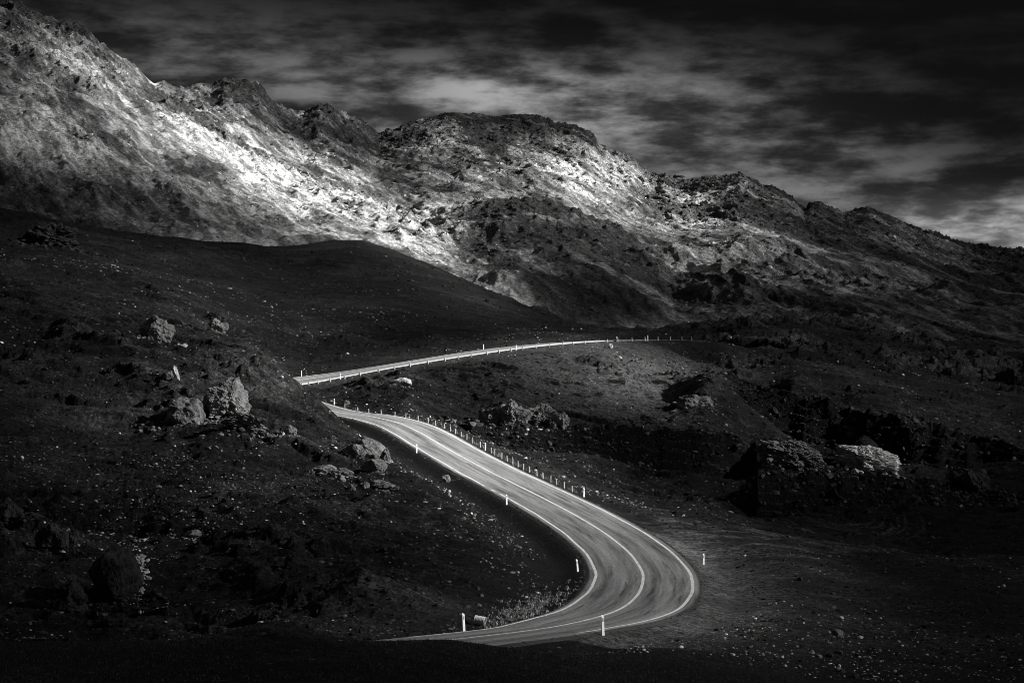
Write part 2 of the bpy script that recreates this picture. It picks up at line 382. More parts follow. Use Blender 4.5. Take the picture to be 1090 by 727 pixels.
# three rock steps: (bearing, rim row, rim distance, foot row)
STEPS = [([(455, 451, 298, 453), (490, 452.5, 300, 464), (530, 453.5, 302, 475), (580, 455, 305, 480), (640, 457, 309, 487), (700, 459.5, 314, 508), (760, 463, 318, 517), (788, 467, 320, 520), (800, 500, 322, 515)], 9.0),
         ([(735, 392, 356, 393), (770, 396, 354, 402), (800, 405, 351, 432), (845, 420, 349, 466), (914, 436, 345, 486), (966, 447, 341, 498), (1024, 461, 337, 508), (1090, 478, 333, 512), (1160, 490, 330, 515)], 12.0),
         ([(800, 545, 262, 548), (806, 503, 262, 552), (830, 503, 264, 553), (880, 506, 268, 548), (960, 513, 270, 540), (1040, 524, 272, 538), (1090, 530, 272, 536), (1150, 534, 272, 536)], 9.0)]
for st, wd_ in STEPS:
    a_ = np.array(st, float); dc = np.interp(U, a_[:, 0], a_[:, 2]) + 5.0 * fbm(X, Y * 0.3, 34, 5, 33 + len(st), 0.42)
    inn = sstep(U, a_[0, 0] - (26 if a_[0, 0] < 798 else 4), a_[0, 0] + (26 if a_[0, 0] < 798 else 4)) * (1 - sstep(U, a_[-1, 0] - 6, a_[-1, 0] + 6))
    zt = CZ - (np.interp(U, a_[:, 0], a_[:, 1]) - HY) * dc / F; zb_ = CZ - (np.interp(U, a_[:, 0], a_[:, 3]) - HY) * (dc - 3) / F
    e = D - dc
    # face leans back a little and breaks into ledges
    fr = np.clip((e + 4.6 + 1.2 * fbm(X, Y, 5, 4, 14)) / 4.6, 0, 1); nl = 5.0; fl = np.floor(fr * nl + 0.5 * fbm(X, Y, 14, 3, 9)); led = np.clip((fl + sstep(fr * nl + 0.5 * fbm(X, Y, 14, 3, 9) - fl, 0.25, 0.75)) / nl, 0, 1)
    step = zb_ + (zt - zb_) * np.clip(led, 0, 1) + ridged(X, Y, 6, 5, 12, .6) * 1.3 * (0.3 + fr) - 0.4
    wgt = inn * np.where(e > 0, 1 - sstep(e, 0.0, wd_), 1 - sstep(-e - 4.6, 0.0, wd_ * 1.3)) * sstep(Sd, 10, 18)
    Z = Z * (1 - wgt) + step * wgt
# albedo
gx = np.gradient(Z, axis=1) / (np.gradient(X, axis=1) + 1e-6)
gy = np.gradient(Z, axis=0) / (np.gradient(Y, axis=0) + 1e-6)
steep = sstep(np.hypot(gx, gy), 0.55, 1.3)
f1 = fbm(X, Y, 26, 6, 110, 0.6); f2 = fbm(X * 0.8, Y, 3.5, 4, 130, 0.6)
alb = 0.011 + 0.030 * sstep(f1, -0.1, 0.55) + 0.02 * sstep(f2, 0.05, 0.6)
rockv = np.clip(rk * rock_w * 1.6, 0, 1) * amp
alb += 0.055 * sstep(rockv, 0.35, 0.9)
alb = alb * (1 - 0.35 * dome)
def gau(u0, v0, ru, rv):
    return np.exp(-((U - u0) / ru) ** 2 - ((V - v0) / rv) ** 2)
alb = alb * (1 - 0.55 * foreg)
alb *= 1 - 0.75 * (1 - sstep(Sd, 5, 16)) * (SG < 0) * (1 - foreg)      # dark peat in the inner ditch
pale_verge = (1 - sstep(Sd, 7, 15)) * (SG > 0) * (SG < 900)
alb += 0.07 * (1 - sstep(Sd, 6, 11)) * (SG > 0) * (SG < 900) * (D < 175) * (D > 98)  # grass in the light pool outside the bend, lightened in its colour
# the pale swell with short dry grass
alb += 0.11 * gau(690, 405, 75, 32) * (D > 300) * (D < 410) + 0.05 * gau(570, 400, 60, 30) * (D > 290) * (D < 410)
# dry streaks along the rim of the right hand ground
alb += 0.065 * np.exp(-((D - 178) / 22) ** 2) * sstep(U, 660, 720) * (1 - sstep(U, 830, 960)) * sstep(f2, -0.2, 0.4)
# wheel loops left on the dark gravel of the basin
q0 = W(885, 547, 250); ex = (X - q0[0]) / 1.0; ey = (Y - q0[1]) / 1.9; rr = np.hypot(ex, ey) + 0.7 * fbm(X, Y, 12, 3, 88)
rings = sum(np.exp(-((rr - r0) / 0.16) ** 2) for r0 in (5.2, 6.4, 8.0, 8.8, 10.6)) * (0.4 + 0.6 * sstep(fbm(X, Y, 9, 3, 77), -0.2, 0.3))
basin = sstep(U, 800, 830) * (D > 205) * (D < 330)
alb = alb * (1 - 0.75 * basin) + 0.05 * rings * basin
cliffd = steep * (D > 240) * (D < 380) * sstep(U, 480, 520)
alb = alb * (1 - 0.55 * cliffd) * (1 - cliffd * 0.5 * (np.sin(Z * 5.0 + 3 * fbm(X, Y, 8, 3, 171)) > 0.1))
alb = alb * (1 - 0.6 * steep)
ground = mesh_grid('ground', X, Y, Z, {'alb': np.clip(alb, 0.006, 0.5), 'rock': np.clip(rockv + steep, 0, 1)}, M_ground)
gX, gY, gZ, gD, gU = X, Y, Z, D, U
Sd_keep, SG_keep = Sd, SG
GT, GD_AX = T[0], ds

def ground_at(u, d):
    """height of the near ground at a bearing and distance"""
    th = math.atan((u - CX) / F); c = int(np.clip(np.searchsorted(GT, th), 1, len(GT) - 1)); r = int(np.clip(np.searchsorted(GD_AX, d), 1, len(GD_AX) - 1))
    a = (th - GT[c - 1]) / (GT[c] - GT[c - 1]); b = (d - GD_AX[r - 1]) / (GD_AX[r] - GD_AX[r - 1])
    z = (gZ[r - 1, c - 1] * (1 - a) + gZ[r - 1, c] * a) * (1 - b) + (gZ[r, c - 1] * (1 - a) + gZ[r, c] * a) * b
    return np.array([(u - CX) * d / F, d, z])
def hit(u, v, dmin=60, dmax=760):
    """first ground met along a sight line"""
    for d in GD_AX[(GD_AX > dmin) & (GD_AX < dmax)]:
        p = ground_at(u, d)
        if p[2] >= CZ - (v - HY) * d / F: return p
    return ground_at(u, dmax)

# ------------------------------------------------------------------ the mountains
SKY = np.array([(-300, -60), (-70, -20), (0, 3), (15, 2), (30, 6), (41, 13), (56, 19), (74, 22), (91, 28), (102, 41), (122, 56), (147, 73), (163, 89), (175, 86), (186, 92), (200, 92), (213, 88),
                (225, 91), (238, 83), (260, 84.5), (277, 91), (285, 101), (297, 111), (310, 117), (323, 119), (340, 109), (352, 112), (364, 119), (385, 127), (400, 139), (406, 141), (425, 134), (443, 129), (462, 123),
                (480, 119.5), (505, 121), (528, 124), (547, 121.5), (566, 121), (580, 125), (592, 130.6), (610, 133), (622, 138), (632, 142), (638, 152), (647, 158.5), (660, 163), (673, 168), (683, 178), (692, 184),
                (700, 186), (709, 184), (716, 188), (735, 190), (749, 188), (772, 188), (780, 186), (787, 184), (795, 188), (812, 195.6), (825, 199), (838, 207), (848, 213), (857, 222), (862, 216), (872, 215), (883, 220), (898, 225),
                (912, 223), (924, 221), (935, 224), (943, 228), (955, 233), (968, 240), (983, 245), (998, 249.5), (1018, 256), (1035, 260.6), (1048, 260), (1061, 263.6), (1078, 265), (1090, 265), (1160, 272), (1400, 300)], float)
mds = np.concatenate([np.geomspace(600, 900, 150)[:-1], np.geomspace(900, 2350, 800)[:-1], np.geomspace(2350, 5200, 60)])
T, D, R, X, Y, U = grid_axes(mds, 1000, full=False)
sky_v = np.interp(U, SKY[:, 0], SKY[:, 1])
dr = np.interp(U, [-300, 100, 240, 420, 560, 700, 800, 857, 866, 940, 1090, 1400], [1750, 1700, 1900, 2050, 2150, 2050, 1930, 1900, 1900, 1950, 1950, 1850])
vb = np.interp(U, [-300, 0, 300, 500, 650, 800, 950, 1090, 1400], [330, 330, 335, 345, 356, 352, 368, 385, 400])
db = 640.0
lg = np.log(D)
def layer(vr, drr, vbase, dbase, p=1.0, back=0.55):
    t = np.clip((lg - np.log(dbase)) / (np.log(drr) - np.log(dbase)), 0, 1)
    v = vbase + (vr - vbase) * t ** p
    z = -(v - HY) * D / F
    zr = -(vr - HY) * drr / F
    return np.where(D <= drr, z, zr - back * (D - drr)), t
skx = np.arange(-400, 1500, 4.0); sks = np.interp(skx, SKY[:, 0], SKY[:, 1]); kk = np.exp(-(np.arange(-25, 26) * 4 / 38.0) ** 2); kk /= kk.sum()
sky_s = np.interp(U, skx, np.convolve(np.pad(sks, 25, 'edge'), kk, 'valid')) + 3
tq = np.clip((lg - np.log(db)) / (np.log(dr) - np.log(db)), 0, 1)
wsk = sstep(tq, 0.80, 0.985)
z_main, t_main = layer(sky_s * (1 - wsk) + sky_v * wsk, dr, vb, db, 1.12)
z_main = np.where(D > dr, -(sky_v - HY) * dr / F - 0.55 * (D - dr), z_main)
# left massif whose shoulder runs down to the right
aU = [-300, 0, 100, 163, 195, 230, 270, 320, 380, 430, 480, 530, 570, 620]
aV = [-56, 8, 46, 93, 108, 130, 156, 185, 208, 224, 252, 290, 322, 352]
aD = [1500, 1480, 1460, 1430, 1400, 1370, 1330, 1270, 1180, 1100, 1000, 900, 830, 760]
vA = np.interp(U, aU, aV); dA = np.interp(U, aU, aD)
zA, tA = layer(vA, dA, np.interp(U, [-300, 0, 400, 620], [330, 330, 340, 356]), db, 0.95, 0.25)
zA = np.where(U > 600, zA - (U - 600) * 1.0, zA)
# middle spur, dark and rounded
sU = [380, 430, 470, 491, 528, 580, 610, 647, 677, 700, 740, 800]
sV = [300, 262, 228, 219, 211, 211, 221, 236, 250, 272, 310, 360]
vS = np.interp(U, sU, sV); dS = np.interp(U, sU, [1000, 1080, 1150, 1180, 1210, 1230, 1220, 1190, 1150, 1100, 1000, 850])
zS, tS = layer(vS, dS, np.full_like(U, 358), db, 0.9, 0.30)
zS = zS - sstep(U, 700, 800) * 60 - sstep(-U, -430, -380) * 60
def smax(a, b, k):
    h = np.clip(0.5 + 0.5 * (a - b) / k, 0, 1); return b * (1 - h) + a * h + k * h * (1 - h)
Zm = smax(smax(z_main, zA, 6.0), zS, 6.0)
onA = sstep(zA - np.maximum(z_main, zS), -10, 10).astype(np.float32); onS = sstep(zS - np.maximum(z_main, zA), -10, 12).astype(np.float32) * sstep(U, 440, 520) * (1 - sstep(U, 640, 760))
# crags along the crests, gullies down the flanks
tt_ = onA * tA + (1 - onA) * (onS * tS + (1 - onS) * t_main)
crag = sstep(tt_, 0.72, 0.97)
dl = (X * 0.96 - D * 0.045)                                      # roughly the fall line (down towards the viewer and right)
ac = (X * 0.30 + D * 0.16)
wx = X + 30 * fbm(X, Y, 160, 4, 200); wy = Y + 30 * fbm(X, Y, 160, 4, 210)
big = ridged(wx, wy, 260, 5, 220, 0.5)
mid = ridged(dl * 0.5 + 8 * fbm(X, Y, 90, 3, 15), ac * 1.3 + 5 * fbm(X, Y, 70, 3, 16), 26, 6, 240, 0.62)
gul2 = ridged(ac + 1.5 * fbm(X, Y, 40, 3, 6), dl * 0.2, 22, 4, 265, 0.55)
gul = ridged((ac + 3 * fbm(X, Y, 60, 3, 5)) , dl * 0.22, 9, 4, 260, 0.6)
fin = ridged(X, Y * 0.45, 14, 5, 280, 0.66)
env = np.clip(tt_ * (1 - tt_) * 4, 0, 1)
rockM = np.clip(0.15 + 1.2 * fbm(X, Y, 210, 5, 300) + 0.55 * crag + 0.55 * onA * (1 - sstep(tA, 0.30, 0.66)) * (1 - sstep(U, 200, 420)), 0, 1)
rockM = rockM * (1 - 0.6 * onA * sstep(tt_, 0.35, 0.6) * (1 - sstep(tt_, 0.9, 1.0)) * sstep(U, 120, 260))
rockD = rockM * (1 - 0.75 * onS) * (1 - 0.7 * onA * sstep(U, 260, 360))
Zm += (big - 0.4) * 16 * env + (mid - 0.33) * (2.5 + 6.5 * rockD) * (0.3 + 0.7 * env) + (gul2 - 0.35) * 5.0 * env + (gul - 0.3) * 1.5 * (1 - 0.6 * crag) * env
Zm += (fin - 0.35) * (0.9 + 2.4 * rockD + 2.5 * crag) + fbm(X, Y, 7, 2, 320) * 1.6 * (0.25 + rockM)
smooth_top = np.exp(-((U - 525) / 75) ** 2) * sstep(t_main, 0.9, 1.0) * (1 - onA) * (1 - onS)
Zm -= (fin - 0.35) * 4.0 * smooth_top
Zm -= 45 * (1 - sstep(D, 640, 800))
Zm -= 6.5 * np.exp(-((U - 377) / 16) ** 2 - ((D - 875) / 50) ** 2)
so = sstep(np.abs(T), math.radians(17), math.radians(45)); Zm = Zm * (1 - 0.85 * so) - 10 * so
Zm = CZ + np.where(D > 3000, np.maximum(Zm, -40), Zm)
# albedo: pale dry grass and scree in streaks, dark heather and rock
s1 = fbm(ac, dl * 0.22, 15, 6, 400, 0.64); s2 = fbm(X, Y * 0.35, 75, 6, 420, 0.65); s3 = fbm(ac, dl * 0.15, 2.2, 3, 440, 0.7); s4 = fbm(ac, dl * 0.14, 6.5, 4, 460, 0.65)
lit_ = np.exp(-((U - 655) / 60) ** 2) * sstep(t_main, .45, .7) * (1 - onS); rockM = rockM * (1 - 0.5 * lit_)  # sunlit flank: its weak light pool is strengthened in the albedo
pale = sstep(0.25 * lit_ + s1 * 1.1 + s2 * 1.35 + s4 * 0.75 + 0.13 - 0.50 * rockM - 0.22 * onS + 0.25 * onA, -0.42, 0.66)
albm = 0.06 + 0.55 * pale * (0.35 + 0.8 * sstep(s3, -0.3, 0.35)) + 0.12 * sstep(s3, 0.1, 0.6) + 0.05 * sstep(fin, .3, .9) * rockM
albm *= 1 - 0.45 * smooth_top
albm *= 1 - 0.12 * onS
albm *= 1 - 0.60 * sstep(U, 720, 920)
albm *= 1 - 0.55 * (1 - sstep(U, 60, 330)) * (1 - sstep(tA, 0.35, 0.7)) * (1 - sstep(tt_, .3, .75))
gx = np.gradient(Zm, axis=1) / (np.gradient(X, axis=1) + 1e-6); gy = np.gradient(Zm, axis=0) / (np.gradient(D, axis=0) + 1e-6)
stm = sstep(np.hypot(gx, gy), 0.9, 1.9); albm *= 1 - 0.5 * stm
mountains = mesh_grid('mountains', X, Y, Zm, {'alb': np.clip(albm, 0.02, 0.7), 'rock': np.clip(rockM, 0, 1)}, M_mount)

# ------------------------------------------------------------------ cloud: an unseen deck added up-sun, its gaps shaped to throw the light pools
def subgrid(X, Y, Z, k):
    a, b, c = X[::k, ::k], Y[::k, ::k], Z[::k, ::k]; nr, nc = a.shape
    v = np.stack([a, b, c], -1).reshape(-1, 3); idx = np.arange(nr * nc).reshape(nr, nc)
    q = np.stack([idx[:-1, :-1], idx[:-1, 1:], idx[1:, 1:], idx[1:, :-1]], -1).reshape(-1, 4)
    return v, q
v1, q1 = subgrid(gX, gY, gZ, 5); v2, q2 = subgrid(X, Y, Zm, 6)
bvh = BVHTree.FromPolygons(np.vstack([v1, v2]).tolist(), np.vstack([q1, q2 + len(v1)]).tolist())
# light pools: bearing, drop, half widths, tilt (deg), strength
POOLS = [
    (335, 202, 155, 34, 24, 1.00), (410, 226, 95, 24, 12, 0.95), (215, 135, 95, 24, 38, 0.75), (125, 96, 85, 22, 30, 0.48), (100, 145, 120, 50, 14, 0.24),
    (200, 215, 140, 26, 10, 0.08), (330, 252, 110, 12, 5, 0.16), (530, 190, 70, 14, 10, 0.45), (640, 195, 62, 30, 22, 1.00), (725, 222, 60, 22, 24, 0.8), (560, 185, 60, 30, 0, 0.30),
    (830, 258, 80, 22, 24, 0.34), (930, 300, 80, 20, 20, 0.20), (720, 272, 100, 26, 15, 0.24), (560, 240, 120, 35, 10, 0.22), (480, 300, 110, 30, 30, 0.30), (960, 250, 90, 25, 18, .12),
    (30, 30, 60, 40, 0, .12), (500, 150, 100, 26, 0, .24), (260, 105, 60, 20, 0, .22), (780, 205, 60, 18, 10, .2),
    (440, 460, 100, 36, 22, 1.0), (560, 520, 100, 44, 33, 1.0), (665, 590, 70, 54, 50, 0.95), (650, 695, 150, 22, -6, .28), (640, 655, 80, 26, -12, 0.60), (570, 672, 110, 18, 0, .75), (748, 622, 26, 34, 0, .5),
    (370, 398, 90, 12, -12, 1.0), (500, 376, 100, 10, -9, 0.95), (598, 366, 55, 8, -3, 0.75), (440, 405, 30, 10, 0, .5),
    (550, 438, 40, 18, 0, .45), (690, 405, 90, 30, 15, .5), (600, 395, 90, 24, 0, .22), (240, 425, 60, 35, 25, .30), (300, 380, 150, 60, 15, .26), (380, 490, 70, 40, 20, .32), (200, 440, 220, 80, 15, .34), (200, 320, 220, 50, 8, .12),
    (510, 658, 20, 12, 0, 0.7), (138, 600, 34, 36, 0, .75), (860, 480, 90, 20, 14, .34), (925, 487, 36, 12, 14, .6), (740, 363, 32, 7, 0, -.85), (777, 361, 7, 6, 0, .6), (800, 560, 100, 12, 10, .16), (560, 640, 60, 16, -20, .30), (230, 545, 250, 50, 8, .07), (360, 125, 60, 22, 8, .16), (70, 200, 180, 42, 10, -0.65), (60, 222, 240, 34, 8, -0.5), (240, 246, 110, 12, 5, -0.4), (900, 340, 300, 30, 5, -0.35), (930, 420, 190, 50, 8, .20), (100, 275, 170, 36, 4, .16), (330, 305, 170, 40, 4, .10)]
def pool(u, v):
    t = 0.035
    for (a, b, ru, rv, ang, s) in POOLS:
        c_, s_ = math.cos(math.radians(ang)), math.sin(math.radians(ang))
        x = (u - a) * c_ + (v - b) * s_; y = -(u - a) * s_ + (v - b) * c_
        if s < 0:
            t = t * (1 + s * np.exp(-((x / ru) ** 2 + (y / rv) ** 2) ** 1.2)); continue
        t = t + (1 - t) * s * np.exp(-((x / ru) ** 2 + (y / rv) ** 2) ** 1.15)
    return t
DECK = CZ + 700.0
tsh = (DECK - CZ) / SD.z
offx, offy = SD.x * tsh, SD.y * tsh
def axis(lo, a, b, hi, nf, nc1, nc2):
    return np.concatenate([np.linspace(lo, a, nc1)[:-1], np.linspace(a, b, nf)[:-1], np.linspace(b, hi, nc2)])
axx = axis(-1500, -150, 110, 1900, 90, 150, 150) + offx; axy = axis(-300, 60, 470, 4200, 100, 20, 250) + offy
# the far slopes stand higher, so the deck is wide enough for them too
CXg, CYg = np.meshgrid(axx, axy)
Tm = np.full(CXg.shape, 0.06)
dirn = -SD
hp = np.full(CXg.shape + (3,), np.nan)
for r in range(CXg.shape[0]):
    for c in range(CXg.shape[1]):
        loc, nrm, ix, ds_ = bvh.ray_cast(Vector((CXg[r, c], CYg[r, c], DECK)), dirn, 8000)
        if loc is not None: hp[r, c] = loc
ok = np.isfinite(hp[..., 0]) & (hp[..., 1] > 40)
uu = np.where(ok, CX + hp[..., 0] * F / np.where(ok, hp[..., 1], 1), -9999); vv = np.where(ok, HY + (CZ - hp[..., 2]) * F / np.where(ok, hp[..., 1], 1), -9999)
Tm = np.where(ok, pool(uu, vv), 0.05)
bn = fbm(CXg, CYg, 260, 5, 500, 0.55)
Tm = np.clip(Tm * (0.93 + 0.5 * bn), 0.0, 1.0)
m, t, b, out = new_mat('gobo_cloud')
at = t.n('Attribute', attribute_name='gap').outputs['Fac']
tr = t.n('BsdfTransparent'); tl = t.n('BsdfTranslucent'); tl.inputs[0].default_value = (0.12, 0.12, 0.12, 1)
mx = t.n('MixShader'); t.l(at, mx.inputs[0]); t.l(tl.outputs[0], mx.inputs[1]); t.l(tr.outputs[0], mx.inputs[2]); t.l(mx.outputs[0], out.inputs[0])
M_gobo = m
nr, nc = CXg.shape
th_ = 30 + 26 * (1 - Tm) + 14 * fbm(CXg, CYg, 180, 4, 520)
edge = np.minimum.reduce([np.arange(nr)[:, None] + 0 * CXg, (nr - 1 - np.arange(nr))[:, None] + 0 * CXg, np.arange(nc)[None] + 0 * CXg, (nc - 1 - np.arange(nc))[None] + 0 * CXg])
th_ = th_ * sstep(edge, 0, 4) + 0.5
shift = th_[..., None] * np.array([SD.x, SD.y, SD.z]) / SD.z          # thickness grows along the light, so gaps stay open
bot = np.stack([CXg, CYg, np.full_like(CXg, DECK)], -1).reshape(-1, 3)
top = (np.stack([CXg, CYg, np.full_like(CXg, DECK)], -1) + shift).reshape(-1, 3)
idx = np.arange(nr * nc).reshape(nr, nc); N0 = nr * nc
qb = np.stack([idx[:-1, :-1], idx[1:, :-1], idx[1:, 1:], idx[:-1, 1:]], -1).reshape(-1, 4)
qt = np.stack([idx[:-1, :-1], idx[:-1, 1:], idx[1:, 1:], idx[1:, :-1]], -1).reshape(-1, 4) + N0
per = list(idx[0, :]) + list(idx[1:, -1]) + list(idx[-1, ::-1][1:]) + list(idx[::-1, 0][1:])
qs = np.array([(per[i], per[i + 1], per[i + 1] + N0, per[i] + N0) for i in range(len(per) - 1)])
q = np.vstack([qb, qt, qs]).astype(np.int32); co = np.vstack([bot, top]).astype(np.float32)
me = bpy.data.meshes.new('cloud_gobo'); me.vertices.add(len(co)); me.vertices.foreach_set('co', co.ravel())
me.loops.add(q.size); me.loops.foreach_set('vertex_index', q.ravel()); me.polygons.add(len(q))
me.polygons.foreach_set('loop_start', np.arange(0, q.size, 4, dtype=np.int32)); me.polygons.foreach_set('loop_total', np.full(len(q), 4, np.int32))
me.update(calc_edges=True); me.shade_smooth()
at_ = me.attributes.new('gap', 'FLOAT', 'POINT'); at_.data.foreach_set('value', np.tile(np.sqrt(Tm).ravel(), 2).astype(np.float32))
me.materials.append(M_gobo)
cloud_gobo = bpy.data.objects.new('cloud_gobo', me); COL.objects.link(cloud_gobo); cloud_gobo['kind'] = 'structure'

# ------------------------------------------------------------------ road
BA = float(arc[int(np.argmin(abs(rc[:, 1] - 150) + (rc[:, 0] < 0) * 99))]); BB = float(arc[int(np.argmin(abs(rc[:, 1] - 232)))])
m, t, b, out = new_mat('worn_asphalt')
uvn = t.n('UVMap', uv_map='UVMap').outputs[0]
sp_ = t.n('SeparateXYZ'); t.l(uvn, sp_.inputs[0]); su, sv = sp_.outputs[0], sp_.outputs[1]    # su across (m), sv along (m)
st = t.noise(uvn, 1.0, 6, 0.7, 0.3, (3.4, 0.06, 1)); pa = t.noise(uvn, 1.0, 6, 0.65, 0.4, (0.8, 0.045, 1)); gr_ = t.noise(uvn, 1.0, 5, 0.8, 0.0, (6.0, 2.2, 1))
ax_ = t.m('ABSOLUTE', su)
def bump_at(c, wdt): 
    d_ = t.m('DIVIDE', t.m('SUBTRACT', ax_, c), wdt); return t.m('POWER', 2.718, t.m('MULTIPLY', t.m('MULTIPLY', d_, d_), -1))
wheel = t.m('ADD', bump_at(0.95, 0.32), bump_at(2.55, 0.34))
v = t.m('ADD', 0.15, t.m('MULTIPLY', t.ramp(st, 0.3, 0.7), 0.20))
v = t.m('ADD', v, t.m('MULTIPLY', t.ramp(pa, 0.38, 0.62), 0.15))
v = t.m('ADD', v, t.m('MULTIPLY', wheel, -0.085))
tar = t.m('MULTIPLY', t.ramp(t.noise(uvn, 1.0, 5, 0.7, 0.6, (1.6, 0.07, 1)), 0.56, 0.62), 0.55)
v = t.m('MULTIPLY', v, t.m('SUBTRACT', 1.0, tar))
v = t.m('MULTIPLY', v, t.ramp(gr_, 0.3, 0.7, 0.55, 1.45))
shd = t.ramp(ax_, 3.72, 4.0, 1.0, 0.16); v = t.m('MULTIPLY', v, shd)
BEND = t.ramp(sv, BA, BB, 0.70, 1.0); v = t.m('MULTIPLY', v, BEND)      # asphalt darkened through the bend, dimmer light baked into its colour
t.l(grey(t, v), b.inputs['Base Color']); b.inputs['Roughness'].default_value = 0.75; b.inputs['Specular IOR Level'].default_value = 0.35
bp = t.n('Bump'); bp.inputs['Distance'].default_value = 0.02; bp.inputs['Strength'].default_value = 0.6; t.l(gr_, bp.inputs['Height']); t.l(bp.outputs[0], b.inputs['Normal'])
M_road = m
m, t, b, out = new_mat('white_road_paint')
geo = t.n('NewGeometry'); n_ = t.noise(geo.outputs['Position'], 2.5, 5, 0.7); t.l(grey(t, t.ramp(n_, 0.36, 0.47, 0.32, 0.88)), b.inputs['Base Color']); b.inputs['Roughness'].default_value = 0.6
M_paint = m

def strip(name, offs, zs, mat, i0=0, i1=None, wob=0.0, gaps=(), parent=None, uv=False):
    i1 = NRC if i1 is None else i1
    verts = []; faces = []; uvs = []
    k = len(offs); prev = None
    wl = [math.sin(i * 0.37) * wob + math.sin(i * 0.11 + 1) * wob * 1.3 + random.uniform(-wob, wob) * .5 for i in range(NRC)]
    for i in range(i0, i1):
        if any(a <= arc[i] <= b_ for a, b_ in gaps): prev = None; continue
        base = len(verts)
        for o_, z_ in zip(offs, zs):
            q_ = road_pt(i, o_ + wl[i]); verts.append((q_[0], q_[1], q_[2] + z_)); uvs.append((o_, arc[i]))
        if prev is not None:
            for j in range(k - 1): faces.append((prev + j, prev + j + 1, base + j + 1, base + j))
        prev = base
    o = from_polys(name, verts, faces, mat, True, parent)
    if uv:
        ul = o.data.uv_layers.new(name='UVMap')
        li = np.empty(len(o.data.loops), np.int32); o.data.loops.foreach_get('vertex_index', li)
        ul.data.foreach_set('uv', np.array(uvs, np.float32)[li].ravel())
    return o
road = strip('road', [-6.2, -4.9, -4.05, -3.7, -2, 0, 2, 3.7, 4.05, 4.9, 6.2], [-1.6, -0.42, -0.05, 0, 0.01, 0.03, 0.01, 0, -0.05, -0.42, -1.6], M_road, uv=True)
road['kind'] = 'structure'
def line(name, s, wdt, gaps=(), wob=0.012, zc=0.006):
    o = strip(name, [s - wdt / 2, s + wdt / 2], [zc, zc], M_paint, wob=wob, gaps=gaps, parent=road); return o
pr = near_i(0)
def arc_at(u, v):
    return arc[int(np.argmin((pr[:, 0] - u) ** 2 + (pr[:, 1] - v) ** 2))]
a1 = arc_at(560, 523); a0 = arc_at(430, 684)
line('edge_line', -HWD, 0.21, gaps=[(0, arc_at(478, 681)), (a1 - 2.0, a1 - 0.3), (a1 + 2.2, a1 + 4.4)], wob=0.03)
line('edge_line', HWD, 0.22, gaps=[(0, arc_at(495, 680)), (arc_at(520, 677), arc_at(535, 675))], wob=0.02)
line('centre_line', 0.0, 0.21, zc=0.036, wob=0.01)

# ------------------------------------------------------------------ edge check (printed only)
if True:
    for nm, s, ref in (('inner', -HWD, [(546.8, 668.8), (605.5, 649.7), (637.8, 613.7), (598, 560.5), (543, 530), (488, 500), (443, 474), (396, 451.5), (355, 437)]),
                       ('outer', HWD, [(546.8, 683.5), (605.5, 680), (679, 665), (734, 628), (728, 599), (686, 564), (598, 524), (520, 483), (454, 450), (404, 440.5)])):
        E = np.array([road_pt(i, s) for i in range(NRC)]); pu = CX + E[:, 0] * F / E[:, 1]; pv = HY + (CZ - E[:, 2]) * F / E[:, 1]
        for (a, b_) in ref:
            j = np.argmin((pu - a) ** 2 + (pv - b_) ** 2); print(nm, (a, b_), '->', round(float(pu[j]), 1), round(float(pv[j]), 1), 'd', round(float(E[j, 1])))
# ------------------------------------------------------------------ things
from mathutils import noise as mn, Matrix, Euler
def simple_mat(name, val, rough=0.85, nscale=3.0, var=0.25, spec=0.2):
    m, t, b, out = new_mat(name)
    tcn = t.n('TexCoord').outputs['Object']; n_ = t.noise(tcn, nscale, 6, 0.68)
    t.l(grey(t, t.ramp(n_, 0.28, 0.72, val * (1 - var), min(0.9, val * (1 + var)))), b.inputs['Base Color'])
    b.inputs['Roughness'].default_value = rough; b.inputs['Specular IOR Level'].default_value = spec
    return m
def rock_mat(name, dark, pale):
    m, t, b, out = new_mat(name)
    tcn = t.n('NewGeometry').outputs['Position']; n_ = t.noise(tcn, 1.3, 8, 0.7); f_ = t.noise(tcn, 5.0, 6, 0.75, 0.5, (1, 1, 2.6))
    val = t.m('ADD', t.m('MULTIPLY', n_, 0.6), t.m('MULTIPLY', f_, 0.4))
    t.l(grey(t, t.ramp(val, 0.36, 0.64, dark, pale)), b.inputs['Base Color'])
    bp = t.n('Bump'); bp.inputs['Distance'].default_value = 0.12; bp.inputs['Strength'].default_value = 1.0; t.l(val, bp.inputs['Height']); t.l(bp.outputs[0], b.inputs['Normal'])
    return m
M_white = simple_mat('white_post_plastic', 0.86, 0.5, 6, 0.06, 0.3)
M_refl = simple_mat('reflector', 0.35, 0.2, 8, 0.1, 0.6)
M_grey = simple_mat('weathered_timber', 0.5, 0.9, 12, 0.35)
M_steel = simple_mat('galvanised_steel', 0.50, 0.55, 5, 0.15, 0.4)
M_rpale = rock_mat('pale_rock', 0.05, 0.34); M_rmid = rock_mat('grey_rock', 0.05, 0.26); M_rdark = rock_mat('dark_rock', 0.012, 0.06)
M_rwhite = rock_mat('white_rock', 0.18, 0.8)

